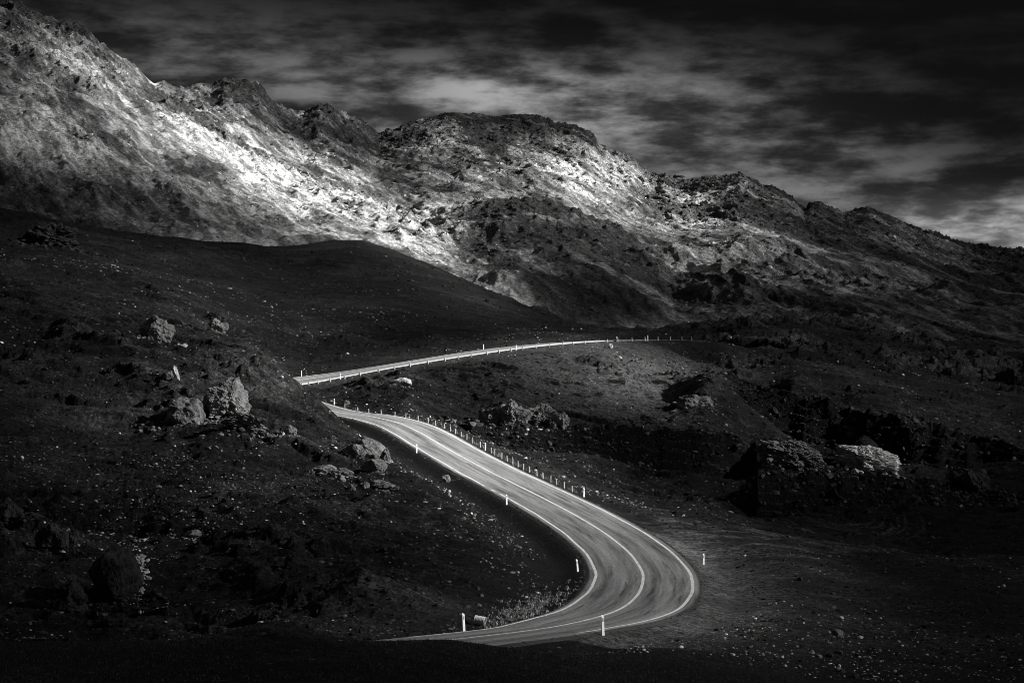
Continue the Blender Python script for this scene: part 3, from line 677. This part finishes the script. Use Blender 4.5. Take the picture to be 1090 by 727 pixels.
def tag(o, label, cat, group=None):
    o['label'] = label; o['category'] = cat
    if group: o['group'] = group
    return o
def empty(name, loc, rz=0.0):
    o = bpy.data.objects.new(name, None); COL.objects.link(o); o.location = loc; o.rotation_euler = (0, 0, rz); o.empty_display_size = 0.3; return o
def bm_obj(name, bm, mat, parent=None, smooth=False):
    bmesh.ops.recalc_face_normals(bm, faces=bm.faces)
    me = bpy.data.meshes.new(name); bm.to_mesh(me); bm.free()
    if smooth: me.shade_smooth()
    me.materials.append(mat); o = bpy.data.objects.new(name, me); COL.objects.link(o)
    if parent: o.parent = parent
    return o
def prism(sec, z0, z1, top=None, slope=0.0):
    bm = bmesh.new(); top = top or sec
    a = [bm.verts.new((x, y, z0)) for x, y in sec]; b_ = [bm.verts.new((x, y, z1 + slope * y)) for x, y in top]
    bm.faces.new(a[::-1]); bm.faces.new(b_); n = len(sec)
    for i in range(n): bm.faces.new((a[i], a[(i + 1) % n], b_[(i + 1) % n], b_[i]))
    return bm
# guide post: slim white post with a rounded back, slanting cap and a reflector
sec = [(-0.062, -0.035), (0.062, -0.035), (0.07, 0.0), (0.045, 0.038), (0.0, 0.052), (-0.045, 0.038), (-0.07, 0.0)]
sec_t = [(x * 0.92, y * 0.92) for x, y in sec]
proto = empty('guide_post', (0, 0, 0))
def solid(pfx):
    b1 = prism(sec, -0.35, 0.96, sec_t, 1.1); bmesh.ops.bevel(b1, geom=list(b1.edges), offset=0.006, segments=1, affect='EDGES'); return b1
bm_obj('post_body', solid(0), M_white, proto)
bm_obj('reflector', prism([(-0.032, -0.044), (0.032, -0.044), (0.032, -0.0375), (-0.032, -0.0375)], 0.70, 0.86), M_refl, proto)
def station(u, v, s, lo=0, hi=None):
    hi = NRC if hi is None else hi
    best = None
    for i in range(lo, hi):
        q_ = road_pt(i, s); e = (CX + q_[0] * F / q_[1] - u) ** 2 + (HY + (CZ - q_[2] + 0.25) * F / q_[1] - v) ** 2
        if best is None or e < best[0]: best = (e, i)
    return best[1]
IT = int(np.argmin(rc[:, 0] + (rc[:, 1] < 300) * 999))       # the hidden hairpin: stations after it are the upper reach
gz = lambda s: -0.05 if abs(s) < 4.1 else -0.05 - 0.46 * (abs(s) - 4.05)
GP = [(490, 677, -4.3, 'white guide post on the inner verge near the corrugated pipe'),
      (642, 675, 4.4, 'white guide post on the outer verge at the lowest part of the bend'),
      (743, 604, 5.3, 'white guide post standing off the outer right side of the bend'),
      (631, 606, -4.7, 'leaning white guide post at the inside of the tight bend'),
      (543, 530, -4.4, 'white guide post on the inner edge beside the gap in the edge line'),
      (445, 479, -4.3, 'white guide post on the inner edge of the straight above the boulders'),
      (355, 437, 4.5, 'white guide post where the lower road disappears behind the hill'),
      (620, 530, 4.9, 'white guide post ending the row of short grey posts, nearest the bend'),
      (517, 480, 4.6, 'white guide post standing midway within the row of short grey posts'),
      (322, 403, -4.5, 'white guide post at the left end of the upper road, far side'),
      (363, 404, 4.4, 'white guide post on the near side of the upper road by its left end'),
      (514, 373, -4.5, 'white guide post on the far side of the upper road against dark hill'),
      (548, 372, 4.4, 'white guide post on the near side of the upper road, middle stretch'),
      (657.5, 363, 4.4, 'tallest looking white guide post near the right end of the upper road'),
      (690, 363.5, 4.4, 'white guide post farthest right on the upper road')]
for k, (u, v, s, lab) in enumerate(GP):
    up = v < 415
    i = station(u, v, s, IT if up else 0, NRC if up else IT)
    q_ = road_pt(i, s)
    if k == 0: o = proto
    else:
        o = proto.copy(); COL.objects.link(o)
        for ch in list(proto.children):
            c = ch.copy(); COL.objects.link(c); c.parent = o
    o.location = (q_[0], q_[1], q_[2] + gz(s)); o.rotation_euler = (random.uniform(-.04, .04), random.uniform(-.04, .04), 0.62 + random.uniform(-.12, .12))
    o.scale = (1.35, 1.2, 1.06)
    if 'leaning' in lab: o.rotation_euler[1] = -0.10
    if k in (9, 11, 13, 14): o.scale = (1.45, 1.3, 1.15)
    tag(o, lab, 'guide post', 'white guide posts along the road')

# short grey guard posts on the outer edge of the lower road
def guard_post_bm():
    bm = prism([(-0.085, -0.06), (0.085, -0.06), (0.085, 0.06), (-0.085, 0.06)], -0.5, 0.82, [(-0.075, -0.055), (0.075, -0.055), (0.075, 0.055), (-0.075, 0.055)], 0.25)
    bmesh.ops.bevel(bm, geom=list(bm.edges), offset=0.012, segments=1, affect='EDGES'); return bm
GB = [(366.5, 437), (379.5, 438), (393.5, 439), (406.5, 440.5), (420, 442), (433, 443.5), (445, 446), (456, 448.5), (465, 451), (473, 454), (480, 457), (486, 460.5), (492, 463.5), (497.5, 467), (504, 471), (511, 475.5),
      (522, 483), (527, 485.5), (533, 489), (538.5, 491.5), (544.5, 494.5), (551, 497.5), (557.5, 500.5), (564, 503.5), (571, 506.5), (578, 509.5), (585, 513), (592.5, 516.5), (600.5, 519), (609, 523)]
gp0 = None
for (u, v) in GB:
    i = station(u, v, 4.75, 0, IT); q_ = road_pt(i, 4.75)
    if gp0 is None: o = gp0 = bm_obj('guard_post', guard_post_bm(), M_grey)
    else: o = gp0.copy(); COL.objects.link(o)
    o.location = (q_[0], q_[1], q_[2] + gz(4.75)); o.rotation_euler = (random.uniform(-.05, .05), random.uniform(-.05, .05), math.atan2(tan[i, 1], tan[i, 0]) + random.uniform(-.2, .2)); o.scale = (1, 1, random.uniform(.92, 1.06))
    tag(o, 'short grey post in the close row along the outer edge of the lower road', 'guard post', 'short grey posts along the lower road')

# steel guard rail on the near side of the upper road
i0 = station(313, 410, 4.5, IT); i1 = station(735, 363, 4.5, IT)
bx = road_pt(i0, 4.5)
rail = empty('guard_rail', tuple(bx + np.array([0, 0, -0.26])))
tag(rail, 'low steel guard rail on posts along the near edge of the upper road', 'guard rail')
vs, fs = [], []
prof = [(0.0, 0.30), (0.035, 0.335), (0.035, 0.375), (-0.015, 0.41), (0.035, 0.445), (0.035, 0.485), (0.0, 0.52), (-0.012, 0.52), (0.02, 0.45), (-0.03, 0.41), (0.02, 0.37), (-0.012, 0.30)]
iend = station(648, 363, 4.5, IT)
for i in range(i0, iend, 2):
    q_ = road_pt(i, 4.5); b0 = len(vs)
    for (a, z_) in prof:
        vs.append((q_[0] + side[i, 0] * a - bx[0], q_[1] + side[i, 1] * a - bx[1], q_[2] - 0.0 + z_ - bx[2]))
    if i > i0:
        n = len(prof)
        for j in range(n): fs.append((b0 - n + j, b0 - n + (j + 1) % n, b0 + (j + 1) % n, b0 + j))
from_polys('rail_beam', vs, fs, M_steel, False, rail)
p0 = None; nxt = arc[i0]
for i in range(i0, i1 + 1):
    if arc[i] < nxt: continue
    nxt = arc[i] + (3.3 if i < iend else 5.0)
    q_ = road_pt(i, 4.62)
    if p0 is None: o = p0 = bm_obj('post', guard_post_bm(), M_grey, rail)
    else: o = p0.copy(); COL.objects.link(o); o.parent = rail
    o.location = (q_[0] - bx[0], q_[1] - bx[1], q_[2] - 0.0 - bx[2] - 0.1); o.rotation_euler = (0, 0, math.atan2(tan[i, 1], tan[i, 0]))
    if i >= iend: o.scale = (1.1, 1.1, 1.2)

# corrugated culvert pipe
q_ = hit(511, 666, 98); L_, r_ = 0.62, 0.27
vs, fs = [], []; ns, nr_ = 26, 32
for j in range(ns):
    a = j / (ns - 1) * L_; rr_ = r_ + 0.014 * math.sin(a / L_ * math.pi * 14)
    for k in range(nr_):
        th = 2 * math.pi * k / nr_; vs.append((a - L_ / 2, rr_ * math.cos(th), rr_ * math.sin(th)))
for j in range(ns):
    a = j / (ns - 1) * L_; rr_ = r_ - 0.012 + 0.014 * math.sin(a / L_ * math.pi * 14)
    for k in range(nr_):
        th = 2 * math.pi * k / nr_; vs.append((a - L_ / 2, rr_ * math.cos(th), rr_ * math.sin(th)))
for j in range(ns - 1):
    for k in range(nr_):
        a = j * nr_ + k; b_ = j * nr_ + (k + 1) % nr_; fs.append((a, b_, b_ + nr_, a + nr_)); o_ = ns * nr_
        fs.append((o_ + b_, o_ + a, o_ + a + nr_, o_ + b_ + nr_))
for e in (0, (ns - 1) * nr_):
    for k in range(nr_): fs.append((e + k, e + (k + 1) % nr_, e + (k + 1) % nr_ + ns * nr_, e + k + ns * nr_))
pipe = from_polys('culvert_pipe', vs, fs, simple_mat('pale_galvanised_pipe', 0.7, 0.6, 9, 0.15, 0.3), True)
pipe.location = (q_[0], q_[1], q_[2] + 0.27); pipe.rotation_euler = (0, math.radians(8), math.radians(-14))
tag(pipe, 'short pale corrugated culvert pipe sticking out beside the inner verge', 'pipe')

# ---- boulders and outcrops
def rock(name, label, u, v, w_, h_, mat, cat='boulder', seed=0, depth=0.8, strata=0.0, jag=0.22, tilt=0.0, group=None, sub=5, cuts=9, sink=0.25):
    p = hit(u, v); d = p[1]; wd = w_ * d / F; ht = h_ * d / F
    bm = bmesh.new(); bmesh.ops.create_icosphere(bm, subdivisions=sub, radius=1.0)
    rr = random.Random(seed)
    planes = []
    for _ in range(cuts):
        nn = Vector((rr.uniform(-1, 1), rr.uniform(-1, 1), rr.uniform(-.5, 1))).normalized(); planes.append((nn, rr.uniform(0.62, 0.88)))
    off = Vector((seed * 3.7, seed * 1.3, seed * 7.1))
    for vtx in bm.verts:
        c = vtx.co.copy()
        for nn, dd_ in planes:
            e = c.dot(nn) - dd_
            if e > 0: c -= nn * e * 0.93
        n1_ = mn.fractal(c * 1.4 + off, 0.9, 2.1, 6); n2_ = mn.fractal(c * 5 + off, 0.8, 2.0, 4)
        c += c.normalized() * (n1_ * jag + n2_ * jag * 0.35)
        if strata > 0:
            zz = c.z * 7 + n1_ * 1.8 + c.x * 1.2; st_ = (zz - math.floor(zz)); c.x *= 1 + strata * (st_ - .5); c.y *= 1 + strata * (st_ - .5)
        vtx.co = Vector((c.x * wd * 0.56, c.y * wd * 0.56 * depth, c.z * ht * 0.62))
    o = bm_obj(name, bm, mat, None, False)
    o.location = (p[0], p[1] + wd * 0.2 * depth, p[2] + ht * (0.5 - sink)); o.rotation_euler = (0, tilt, rr.uniform(-.4, .4))
    tag(o, label, cat, group); return o
ROCKS = [
 ('boulder', 'huge black rounded boulder with a sunlit rim on its top and right side', 121, 636, 50, 56, M_rdark, dict(seed=51, sub=6, jag=0.11, cuts=10, sink=.14, tilt=-.12)),
 ('boulder', 'dark square boulder left of the huge black boulder', 56, 588, 34, 30, M_rdark, dict(seed=2, tilt=.1)),
 ('boulder', 'small round topped dark boulder between the two big black boulders', 79, 578, 14, 16, M_rdark, dict(seed=3)),
 ('boulder', 'dark pointed boulder low in front of the black boulders at lower left', 74, 648, 36, 32, M_rdark, dict(seed=4, tilt=.35, jag=.3)),
 ('boulder', 'dark half buried boulder at the left edge of the picture', 8, 560, 32, 28, M_rdark, dict(seed=5)),
 ('stone', 'pale flat stone lying alone on the dark lower left slope', 207, 571, 24, 9, M_rpale, dict(cat='stone', seed=6, jag=.15)),
 ('rock_outcrop', 'tall pale layered outcrop on the crest of the left hill', 238, 441, 46, 42, M_rpale, dict(cat='rock outcrop', seed=7, strata=.08, jag=.2, sub=6, tilt=.3, sink=.3)),
 ('rock_outcrop', 'smooth grey sloping slab left of the pale layered outcrop', 198, 448, 42, 30, M_rmid, dict(cat='rock outcrop', seed=8, tilt=.3, jag=.16)),
 ('rock_outcrop', 'low broken grey outcrop below and right of the pale layered outcrop', 262, 458, 40, 22, M_rmid, dict(cat='rock outcrop', seed=9, strata=.2, tilt=.3, jag=.32)),
 ('boulder', 'pale lumpy boulder lying in a dark hollow on the upper left hill', 231, 353, 21, 14, M_rpale, dict(seed=10, jag=.3)),
 ('boulder', 'dark overhanging boulder just behind the pale boulder in the hollow', 228, 341, 24, 10, M_rdark, dict(seed=11)),
 ('stone', 'small round pale boulder left of the pale layered outcrop, by a white streak', 179, 404, 14, 10, M_rmid, dict(cat='stone', seed=12)),
 ('stone', 'thin white curved rock sliver standing beside a dark cleft', 187, 402, 5, 16, M_rwhite, dict(cat='stone', seed=13, tilt=-.3)),
 ('boulder', 'rounded grey hump on the left hill above the dark cleft', 165, 362, 34, 26, M_rmid, dict(seed=14, jag=.25)),
 ('boulder', 'pale rounded boulder alone on the slope left of the tilted slab', 309, 463, 15, 11, M_rpale, dict(seed=15)),
 ('boulder', 'large tilted grey slab with a dark gap under it beside the lower road', 392, 486, 40, 21, M_rmid, dict(seed=16, tilt=.42, jag=.13, depth=.6, sub=6)),
 ('boulder', 'pale broken block at the lower right end of the tilted slab', 410, 492, 11, 17, M_rpale, dict(seed=17, jag=.35)),
 ('boulder', 'grey wedge shaped rock under the left end of the tilted slab', 376, 490, 22, 16, M_rmid, dict(seed=18)),
 ('boulder', 'rounded grey rock directly below the tilted slab', 398, 502, 24, 14, M_rmid, dict(seed=19)),
 ('stone', 'long flat pale slab at the left end of the rubble pile', 345, 502, 24, 8, M_rpale, dict(cat='stone', seed=20, depth=.6)),
 ('stone', 'pale leaning slab resting on top of the rubble pile', 366, 505, 18, 7, M_rpale, dict(cat='stone', seed=21, tilt=.2, depth=.6)),
 ('stone', 'egg shaped pale stone in the middle of the rubble pile', 363, 512, 10, 7, M_rpale, dict(cat='stone', seed=22, jag=.1, tilt=.3)),
 ('stone', 'pale blocky stone at the foot of the rubble pile', 375, 522, 7, 7, M_rpale, dict(cat='stone', seed=23)),
 ('stone', 'pale rounded stone at the right end of the rubble pile', 389, 519, 8, 7, M_rpale, dict(cat='stone', seed=24)),
 ('boulder', 'low grey ledge stone running right from the rubble pile', 404, 518, 30, 8, M_rmid, dict(seed=25, tilt=.1)),
 ('stone', 'lone tilted grey stone on the slope close below the straight road', 475, 513, 12, 8, M_rmid, dict(cat='stone', seed=26, tilt=.6)),
 ('rock_outcrop', 'bright craggy outcrop on the ledge beyond the row of grey posts', 547, 450, 28, 27, M_rpale, dict(cat='rock outcrop', seed=27, strata=.18, jag=.36, sub=6)),
 ('rock_outcrop', 'squarish grey outcrop just left of the bright craggy outcrop', 521, 453, 26, 19, M_rmid, dict(cat='rock outcrop', seed=28, strata=.15, jag=.3)),
 ('rock_outcrop', 'dark cracked outcrop just right of the bright craggy outcrop', 578, 453, 40, 27, M_rmid, dict(cat='rock outcrop', seed=29, strata=.2, jag=.34, sub=6)),
 ('rock_outcrop', 'small pale ridge of rock at the right end of the ledge outcrops', 597, 453, 16, 16, M_rpale, dict(cat='rock outcrop', seed=30, tilt=.6, jag=.35)),
 ('stone', 'flat white rock lying alone on the dark slope between the two road reaches', 428, 408.5, 18, 7.5, M_rwhite, dict(cat='stone', seed=31, jag=.14)),
 ('stone', 'small white upright stone just below the upper road near its right end', 650, 371.5, 5, 5.5, M_rwhite, dict(cat='stone', seed=32)),
 ('stone', 'white stone far right, alone beyond the end of the upper road', 777, 361.5, 7, 4.5, M_rwhite, dict(cat='stone', seed=33, jag=.1)),
 ('stone', 'pale wedge shaped stone behind the first grey posts near the crest', 369, 431, 8, 6, M_rpale, dict(cat='stone', seed=34, tilt=.3)),
 ('rock_outcrop', 'brightest fractured outcrop under the dark cliff on the right', 925, 498, 56, 24, M_rwhite, dict(cat='rock outcrop', seed=35, strata=.16, jag=.36, tilt=.22, sub=6, cuts=4)),
 ('rock_outcrop', 'jagged dim outcrop left of the brightest fractured outcrop', 842, 492, 60, 28, M_rmid, dict(cat='rock outcrop', seed=36, strata=.1, jag=.3, tilt=.3, sub=6, sink=.35)),
 ('rock_outcrop', 'leaning dark grey slab outcrop at the far right under the cliff', 1035, 522, 50, 30, M_rdark, dict(cat='rock outcrop', seed=37, jag=.25, tilt=.7)),
 ('boulder', 'small rounded grey boulder at the right end of the brightest outcrop', 948, 494, 14, 9, M_rmid, dict(seed=38)),
 ('boulder', 'dim grey boulder on the dark lower right slope', 892, 678, 12, 9, M_rmid, dict(seed=39)),
 ('stone', 'small pale stone on the lower right slope, left of the dim boulder', 864, 696, 7, 4, M_rpale, dict(cat='stone', seed=40)),
 ('stone', 'small bright stone on the lower right slope, above the dim boulder', 896, 659, 5, 3.5, M_rwhite, dict(cat='stone', seed=41)),
 ('rock_outcrop', 'dark rugged crag high on the left hill beside the picture edge', 50, 262, 60, 26, M_rdark, dict(cat='rock outcrop', seed=42, jag=.38, sub=6)),
 ('boulder', 'grey rocky lump at the right end of the speckled swell', 740, 432, 34, 24, M_rmid, dict(seed=43, jag=.25, sub=6, sink=.55)),
]
for nm, lab, u, v, w_, h_, mt_, kw in ROCKS: rock(nm, lab, u, v, w_, h_, mt_, **kw)

# ---- countless small stones and weeds
ROCKPOS = [(hit(u, v), w_, h_, mt_) for nm, lab, u, v, w_, h_, mt_, kw in ROCKS]
ico = bmesh.new(); bmesh.ops.create_icosphere(ico, subdivisions=1, radius=1.0)
iv = np.array([v_.co[:] for v_ in ico.verts]); iff = np.array([[v_.index for v_ in f_.verts] for f_ in ico.faces]); ico.free()
def sample_ground(n, dlo, dhi, ulo=-60, uhi=1150):
    u = RNG.uniform(ulo, uhi, n); d = np.exp(RNG.uniform(math.log(dlo), math.log(dhi), n))
    th = np.arctan((u - CX) / F); c = np.clip(np.searchsorted(GT, th), 1, len(GT) - 1); r = np.clip(np.searchsorted(GD_AX, d), 1, len(GD_AX) - 1)
    a = (th - GT[c - 1]) / (GT[c] - GT[c - 1]); b_ = (d - GD_AX[r - 1]) / (GD_AX[r] - GD_AX[r - 1])
    z = (gZ[r - 1, c - 1] * (1 - a) + gZ[r - 1, c] * a) * (1 - b_) + (gZ[r, c - 1] * (1 - a) + gZ[r, c] * a) * b_
    return u, d, np.stack([(u - CX) * d / F, d, z], 1), Sd_g[r, c], SG_g[r, c]
Sd_g, SG_g = Sd_keep, SG_keep
u, d, p, sd, sg = sample_ground(90000, 95, 480)
dens = sstep(fbm(p[:, 0], p[:, 1], 38, 5, 600, 0.62), -0.15, 0.42) * (sd > 6.5)
basin_ = (u > 800) & (d > 205) & (d < 345); dens = dens * np.where(basin_, 0.12, 1)
dens = dens * np.where((u > 690) & (d < 200), 0.22, 1)
kp = RNG.uniform(0, 1, len(u)) < dens * 0.8
p = p[kp]; d = d[kp]; n = len(p); print('stones', n)
sz = np.clip(np.exp(RNG.normal(-2.95, 0.5, n)), 0.025, 0.36) * (0.55 + d / 300)
rot = RNG.uniform(0, 6.28, n); cs, sn = np.cos(rot), np.sin(rot)
jit = iv[None] * (1 + RNG.uniform(-.3, .3, (n, len(iv), 1))) * np.stack([RNG.uniform(.7, 1.4, n), RNG.uniform(.6, 1.1, n), RNG.uniform(.35, .8, n)], 1)[:, None]
jx = jit[..., 0] * cs[:, None] - jit[..., 1] * sn[:, None]; jy = jit[..., 0] * sn[:, None] + jit[..., 1] * cs[:, None]
co = np.stack([jx, jy, jit[..., 2]], -1) * sz[:, None, None] + p[:, None] + np.array([0, 0, 1.0]) * (sz * 0.25)[:, None, None]
fa = (iff[None] + (np.arange(n) * len(iv))[:, None, None]).reshape(-1, 3).astype(np.int32)
def tri_mesh(name, co, fa, mat, attr=None):
    me = bpy.data.meshes.new(name); co = co.reshape(-1, 3).astype(np.float32); me.vertices.add(len(co)); me.vertices.foreach_set('co', co.ravel())
    me.loops.add(fa.size); me.loops.foreach_set('vertex_index', fa.ravel()); me.polygons.add(len(fa))
    me.polygons.foreach_set('loop_start', np.arange(0, fa.size, 3, dtype=np.int32)); me.polygons.foreach_set('loop_total', np.full(len(fa), 3, np.int32)); me.update(calc_edges=True); me.shade_flat()
    if attr is not None: at_ = me.attributes.new('tone', 'FLOAT', 'POINT'); at_.data.foreach_set('value', attr.astype(np.float32))
    me.materials.append(mat); o = bpy.data.objects.new(name, me); COL.objects.link(o); o['kind'] = 'stuff'; return o
def tone_mat(name):
    m, t, b, out = new_mat(name); t.l(grey(t, t.n('Attribute', attribute_name='tone').outputs['Fac']), b.inputs['Base Color']); return m
st_ = tri_mesh('scattered_stones', co, fa, tone_mat('lichened_stone'), np.repeat(np.clip(np.exp(RNG.normal(-1.15, 0.6, n)), .04, .85), len(iv)))
tag(st_, 'countless small pale stones strewn over the dark slopes', 'stones')

def lumps(name, p, sz, tone, label, cat, flat=(.5, .9)):
    n = len(p); rot = RNG.uniform(0, 6.28, n); cs, sn = np.cos(rot), np.sin(rot)
    jit = iv[None] * (1 + RNG.uniform(-.35, .35, (n, len(iv), 1))) * np.stack([RNG.uniform(.7, 1.5, n), RNG.uniform(.6, 1.2, n), RNG.uniform(flat[0], flat[1], n)], 1)[:, None]
    co = np.stack([jit[..., 0] * cs[:, None] - jit[..., 1] * sn[:, None], jit[..., 0] * sn[:, None] + jit[..., 1] * cs[:, None], jit[..., 2]], -1) * sz[:, None, None] + p[:, None]
    fa = (iff[None] + (np.arange(n) * len(iv))[:, None, None]).reshape(-1, 3).astype(np.int32)
    o = tri_mesh(name, co, fa, tone_mat(name + '_tone'), np.repeat(tone, len(iv))); tag(o, label, cat); return o
u, d, p, sd, sg = sample_ground(130000, 95, 620)
dn = sstep(fbm(p[:, 0], p[:, 1], 20, 5, 640, 0.65), -0.45, 0.35) * (sd > 7) * np.where((u > 800) & (d > 205) & (d < 345), 0.1, 1) * np.where((u > 690) & (d < 200), 0.45, 1)
kp = RNG.uniform(0, 1, len(u)) < dn * 0.7; p = p[kp]; d = d[kp]; n = len(p)
lumps('heath', p, np.clip(np.exp(RNG.normal(-2.6, .5, n)), .035, .3) * (.5 + d / 320), np.clip(np.exp(RNG.normal(-3.7, .8, n)), .006, .2), 'low dark heath and moss tussocks covering the slopes', 'heath')
# broken blocks along the rock steps and around the outcrops, and pale lumps for a lit rim
bp_, bs_, bt_ = [], [], []
for st, wd_ in STEPS:
    a_ = np.array(st, float)
    for _ in range(1500):
        uu_ = RNG.uniform(a_[0, 0] + 8, min(a_[-1, 0], 1130)); dcc = np.interp(uu_, a_[:, 0], a_[:, 2]); e_ = RNG.choice([RNG.normal(-5.5, 2.2), RNG.normal(-2.5, 1.6), RNG.normal(1.2, 1.2)])
        q_ = ground_at(uu_, dcc + e_); bp_.append(q_); bs_.append(float(np.clip(np.exp(RNG.normal(-1.75, .6)), .08, .8))); bt_.append(float(np.clip(np.exp(RNG.normal(-3.4, .7)), .008, .16)))
for (q0_, w_, h_, mt_) in ROCKPOS:
    if w_ < 12: continue
    wd = w_ * q0_[1] / F; tn = {'pale_rock': -1.5, 'grey_rock': -2.2, 'dark_rock': -3.6}.get(mt_.name, -1.2)
    for _ in range(int(20 + w_ * 3)):
        ax = RNG.normal(0, .55) * wd; ay = -abs(RNG.normal(0, .35)) * wd + wd * .15
        y_ = q0_[1] + ay; x_ = q0_[0] + ax; q_ = ground_at(CX + x_ * F / y_, y_)
        bp_.append(q_); bs_.append(float(wd * np.clip(np.exp(RNG.normal(-3.3, .5)), .012, .09))); bt_.append(float(np.clip(np.exp(RNG.normal(tn, .6)), .01, .6)))
for _ in range(260):  # pale lumps added to stand in for the black boulder's sunlit rim
    q_ = hit(float(148 + RNG.normal(0, 4)), float(616 + RNG.normal(0, 16)), 100); bp_.append(q_); bs_.append(float(np.clip(np.exp(RNG.normal(-2.4, .5)), .03, .25))); bt_.append(float(np.clip(np.exp(RNG.normal(-1.0, .4)), .1, .7)))
lumps('rock_debris', np.array(bp_), np.array(bs_), np.array(bt_), 'broken blocks lying along the rock steps and around the outcrops', 'rocks', (.4, 1.0))
# gravel along both shoulders
gp_, gs_, gt_ = [], [], []
for _ in range(9000):
    i = RNG.randint(5, NRC - 5); s_ = RNG.choice([-1, 1]) * (3.95 + abs(RNG.normal(0, .8))); q_ = road_pt(i, s_) + np.array([0, 0, gz(s_)])
    gp_.append(q_); gs_.append(float(np.clip(np.exp(RNG.normal(-3.3, .45)), .015, .12) * (.6 + q_[1] / 260))); gt_.append(float(np.clip(np.exp(RNG.normal(-2.9, .7)), .01, .4)))
lumps('shoulder_gravel', np.array(gp_), np.array(gs_), np.array(gt_), 'gravel and crumbs of soil along the shoulders of the road', 'gravel', (.4, .9))
# debris on the mountain
mu = RNG.uniform(-60, 1150, 110000); md = np.exp(RNG.uniform(math.log(660), math.log(2250), len(mu)))
mth = np.arctan((mu - CX) / F); MT, MDx = T[0], mds
c_ = np.clip(np.searchsorted(MT, mth), 1, len(MT) - 1); r_i = np.clip(np.searchsorted(MDx, md), 1, len(MDx) - 1)
fa_ = (mth - MT[c_ - 1]) / (MT[c_] - MT[c_ - 1]); fb_ = (md - MDx[r_i - 1]) / (MDx[r_i] - MDx[r_i - 1])
mz = (Zm[r_i - 1, c_ - 1] * (1 - fa_) + Zm[r_i - 1, c_] * fa_) * (1 - fb_) + (Zm[r_i, c_ - 1] * (1 - fa_) + Zm[r_i, c_] * fa_) * fb_
pm = np.stack([(mu - CX) * md / F, md, mz], 1); ma = albm[r_i, c_]; mr = rockM[r_i, c_]
kp = RNG.uniform(0, 1, len(mu)) < sstep(fbm(pm[:, 0], pm[:, 1] * .4, 60, 5, 660, .65), -.4, .3) * (0.55 + 0.45 * mr)
pm = pm[kp]; ma = ma[kp]; n = len(pm); print('debris', n)
lumps('mountain_debris', pm, np.clip(np.exp(RNG.normal(-.55, .5, n)), .25, 2.6) * (md[kp] / 1500), np.clip(ma * np.exp(RNG.normal(.0, .55, n)) + .015, .02, .75), 'loose rocks and tufts scattered over the mountainside', 'rocks')

def blades(name, p, hgt, tone, label, lean=0.5, wd=0.012, cat='grass'):
    n = len(p); an = RNG.uniform(0, 6.28, n); ln = RNG.uniform(0.1, lean, n) * hgt; a2 = RNG.uniform(0, 6.28, n)
    w2 = wd * (0.7 + hgt)
    dx, dy = np.cos(an) * w2, np.sin(an) * w2
    v0 = p + np.stack([-dx, -dy, -0.03 + 0 * dx], 1); v1_ = p + np.stack([dx, dy, -0.03 + 0 * dx], 1)
    v2_ = p + np.stack([np.cos(a2) * ln, np.sin(a2) * ln, hgt], 1)
    co = np.stack([v0, v1_, v2_], 1); fa = np.arange(n * 3, dtype=np.int32).reshape(n, 3)
    o = tri_mesh(name, co, fa, M_tone, np.repeat(tone, 3)); tag(o, label, cat); return o
M_tone = tone_mat('dry_grass')
u, d, p, sd, sg = sample_ground(150000, 62, 150)
okk = (sd > 4.9) & ((d < 112 * RNG.uniform(.86, 1.14, len(d))) | ((u > 690) & (d < 150) & (sg > 0))); cl_ = fbm(p[:, 0], p[:, 1], 1.2, 3, 700); okk &= cl_ > -0.25
p_ = p[okk]; n = len(p_)
blades('grass', p_, RNG.uniform(.03, .10, n), np.clip(RNG.normal(.045, .03, n), .015, .2), 'short dark grass on the verge in the foreground and outside the bend', wd=0.02)
# pale weeds at the inside of the bend
pts = []
for _ in range(520):
    cu = RNG.normal(0, 1); q_ = hit(float(np.clip(562 + 26 * cu, 518, 618)), float(650 - 0.36 * 26 * cu + RNG.normal(-1, 7)), 96)
    k = RNG.randint(4, 20); pts.append(q_ + np.concatenate([RNG.normal(0, .07, (k, 2)), np.zeros((k, 1))], 1))
p_ = np.vstack(pts); n = len(p_)
blades('weeds', p_, np.clip(np.exp(RNG.normal(-2.5, .5, n)), .03, .26), np.clip(np.exp(RNG.normal(-1.5, .6, n)), .03, .8), 'pale weedy tufts growing inside the bend beside the inner edge line', 1.1, 0.05, 'weeds')
# weeds behind the row of grey posts
pts = []
for _ in range(150):
    i = RNG.randint(station(366, 437, 4.7, 0, IT) - 5, NRC) if False else RNG.randint(station(609, 523, 4.7, 0, IT), station(360, 437, 4.7, 0, IT))
    s_ = RNG.uniform(5.0, 6.2); q_ = road_pt(i, s_) + np.array([0, 0, gz(s_)]); k = RNG.randint(6, 14)
    pts.append(q_ + np.concatenate([RNG.normal(0, .1, (k, 2)), np.zeros((k, 1))], 1))
p_ = np.vstack(pts); n = len(p_)
blades('roadside_weeds', p_, RNG.uniform(.2, .75, n), np.clip(RNG.normal(.2, .1, n), .03, .5), 'thin dry weeds between and behind the row of short grey posts', 0.8, 0.03, 'weeds')
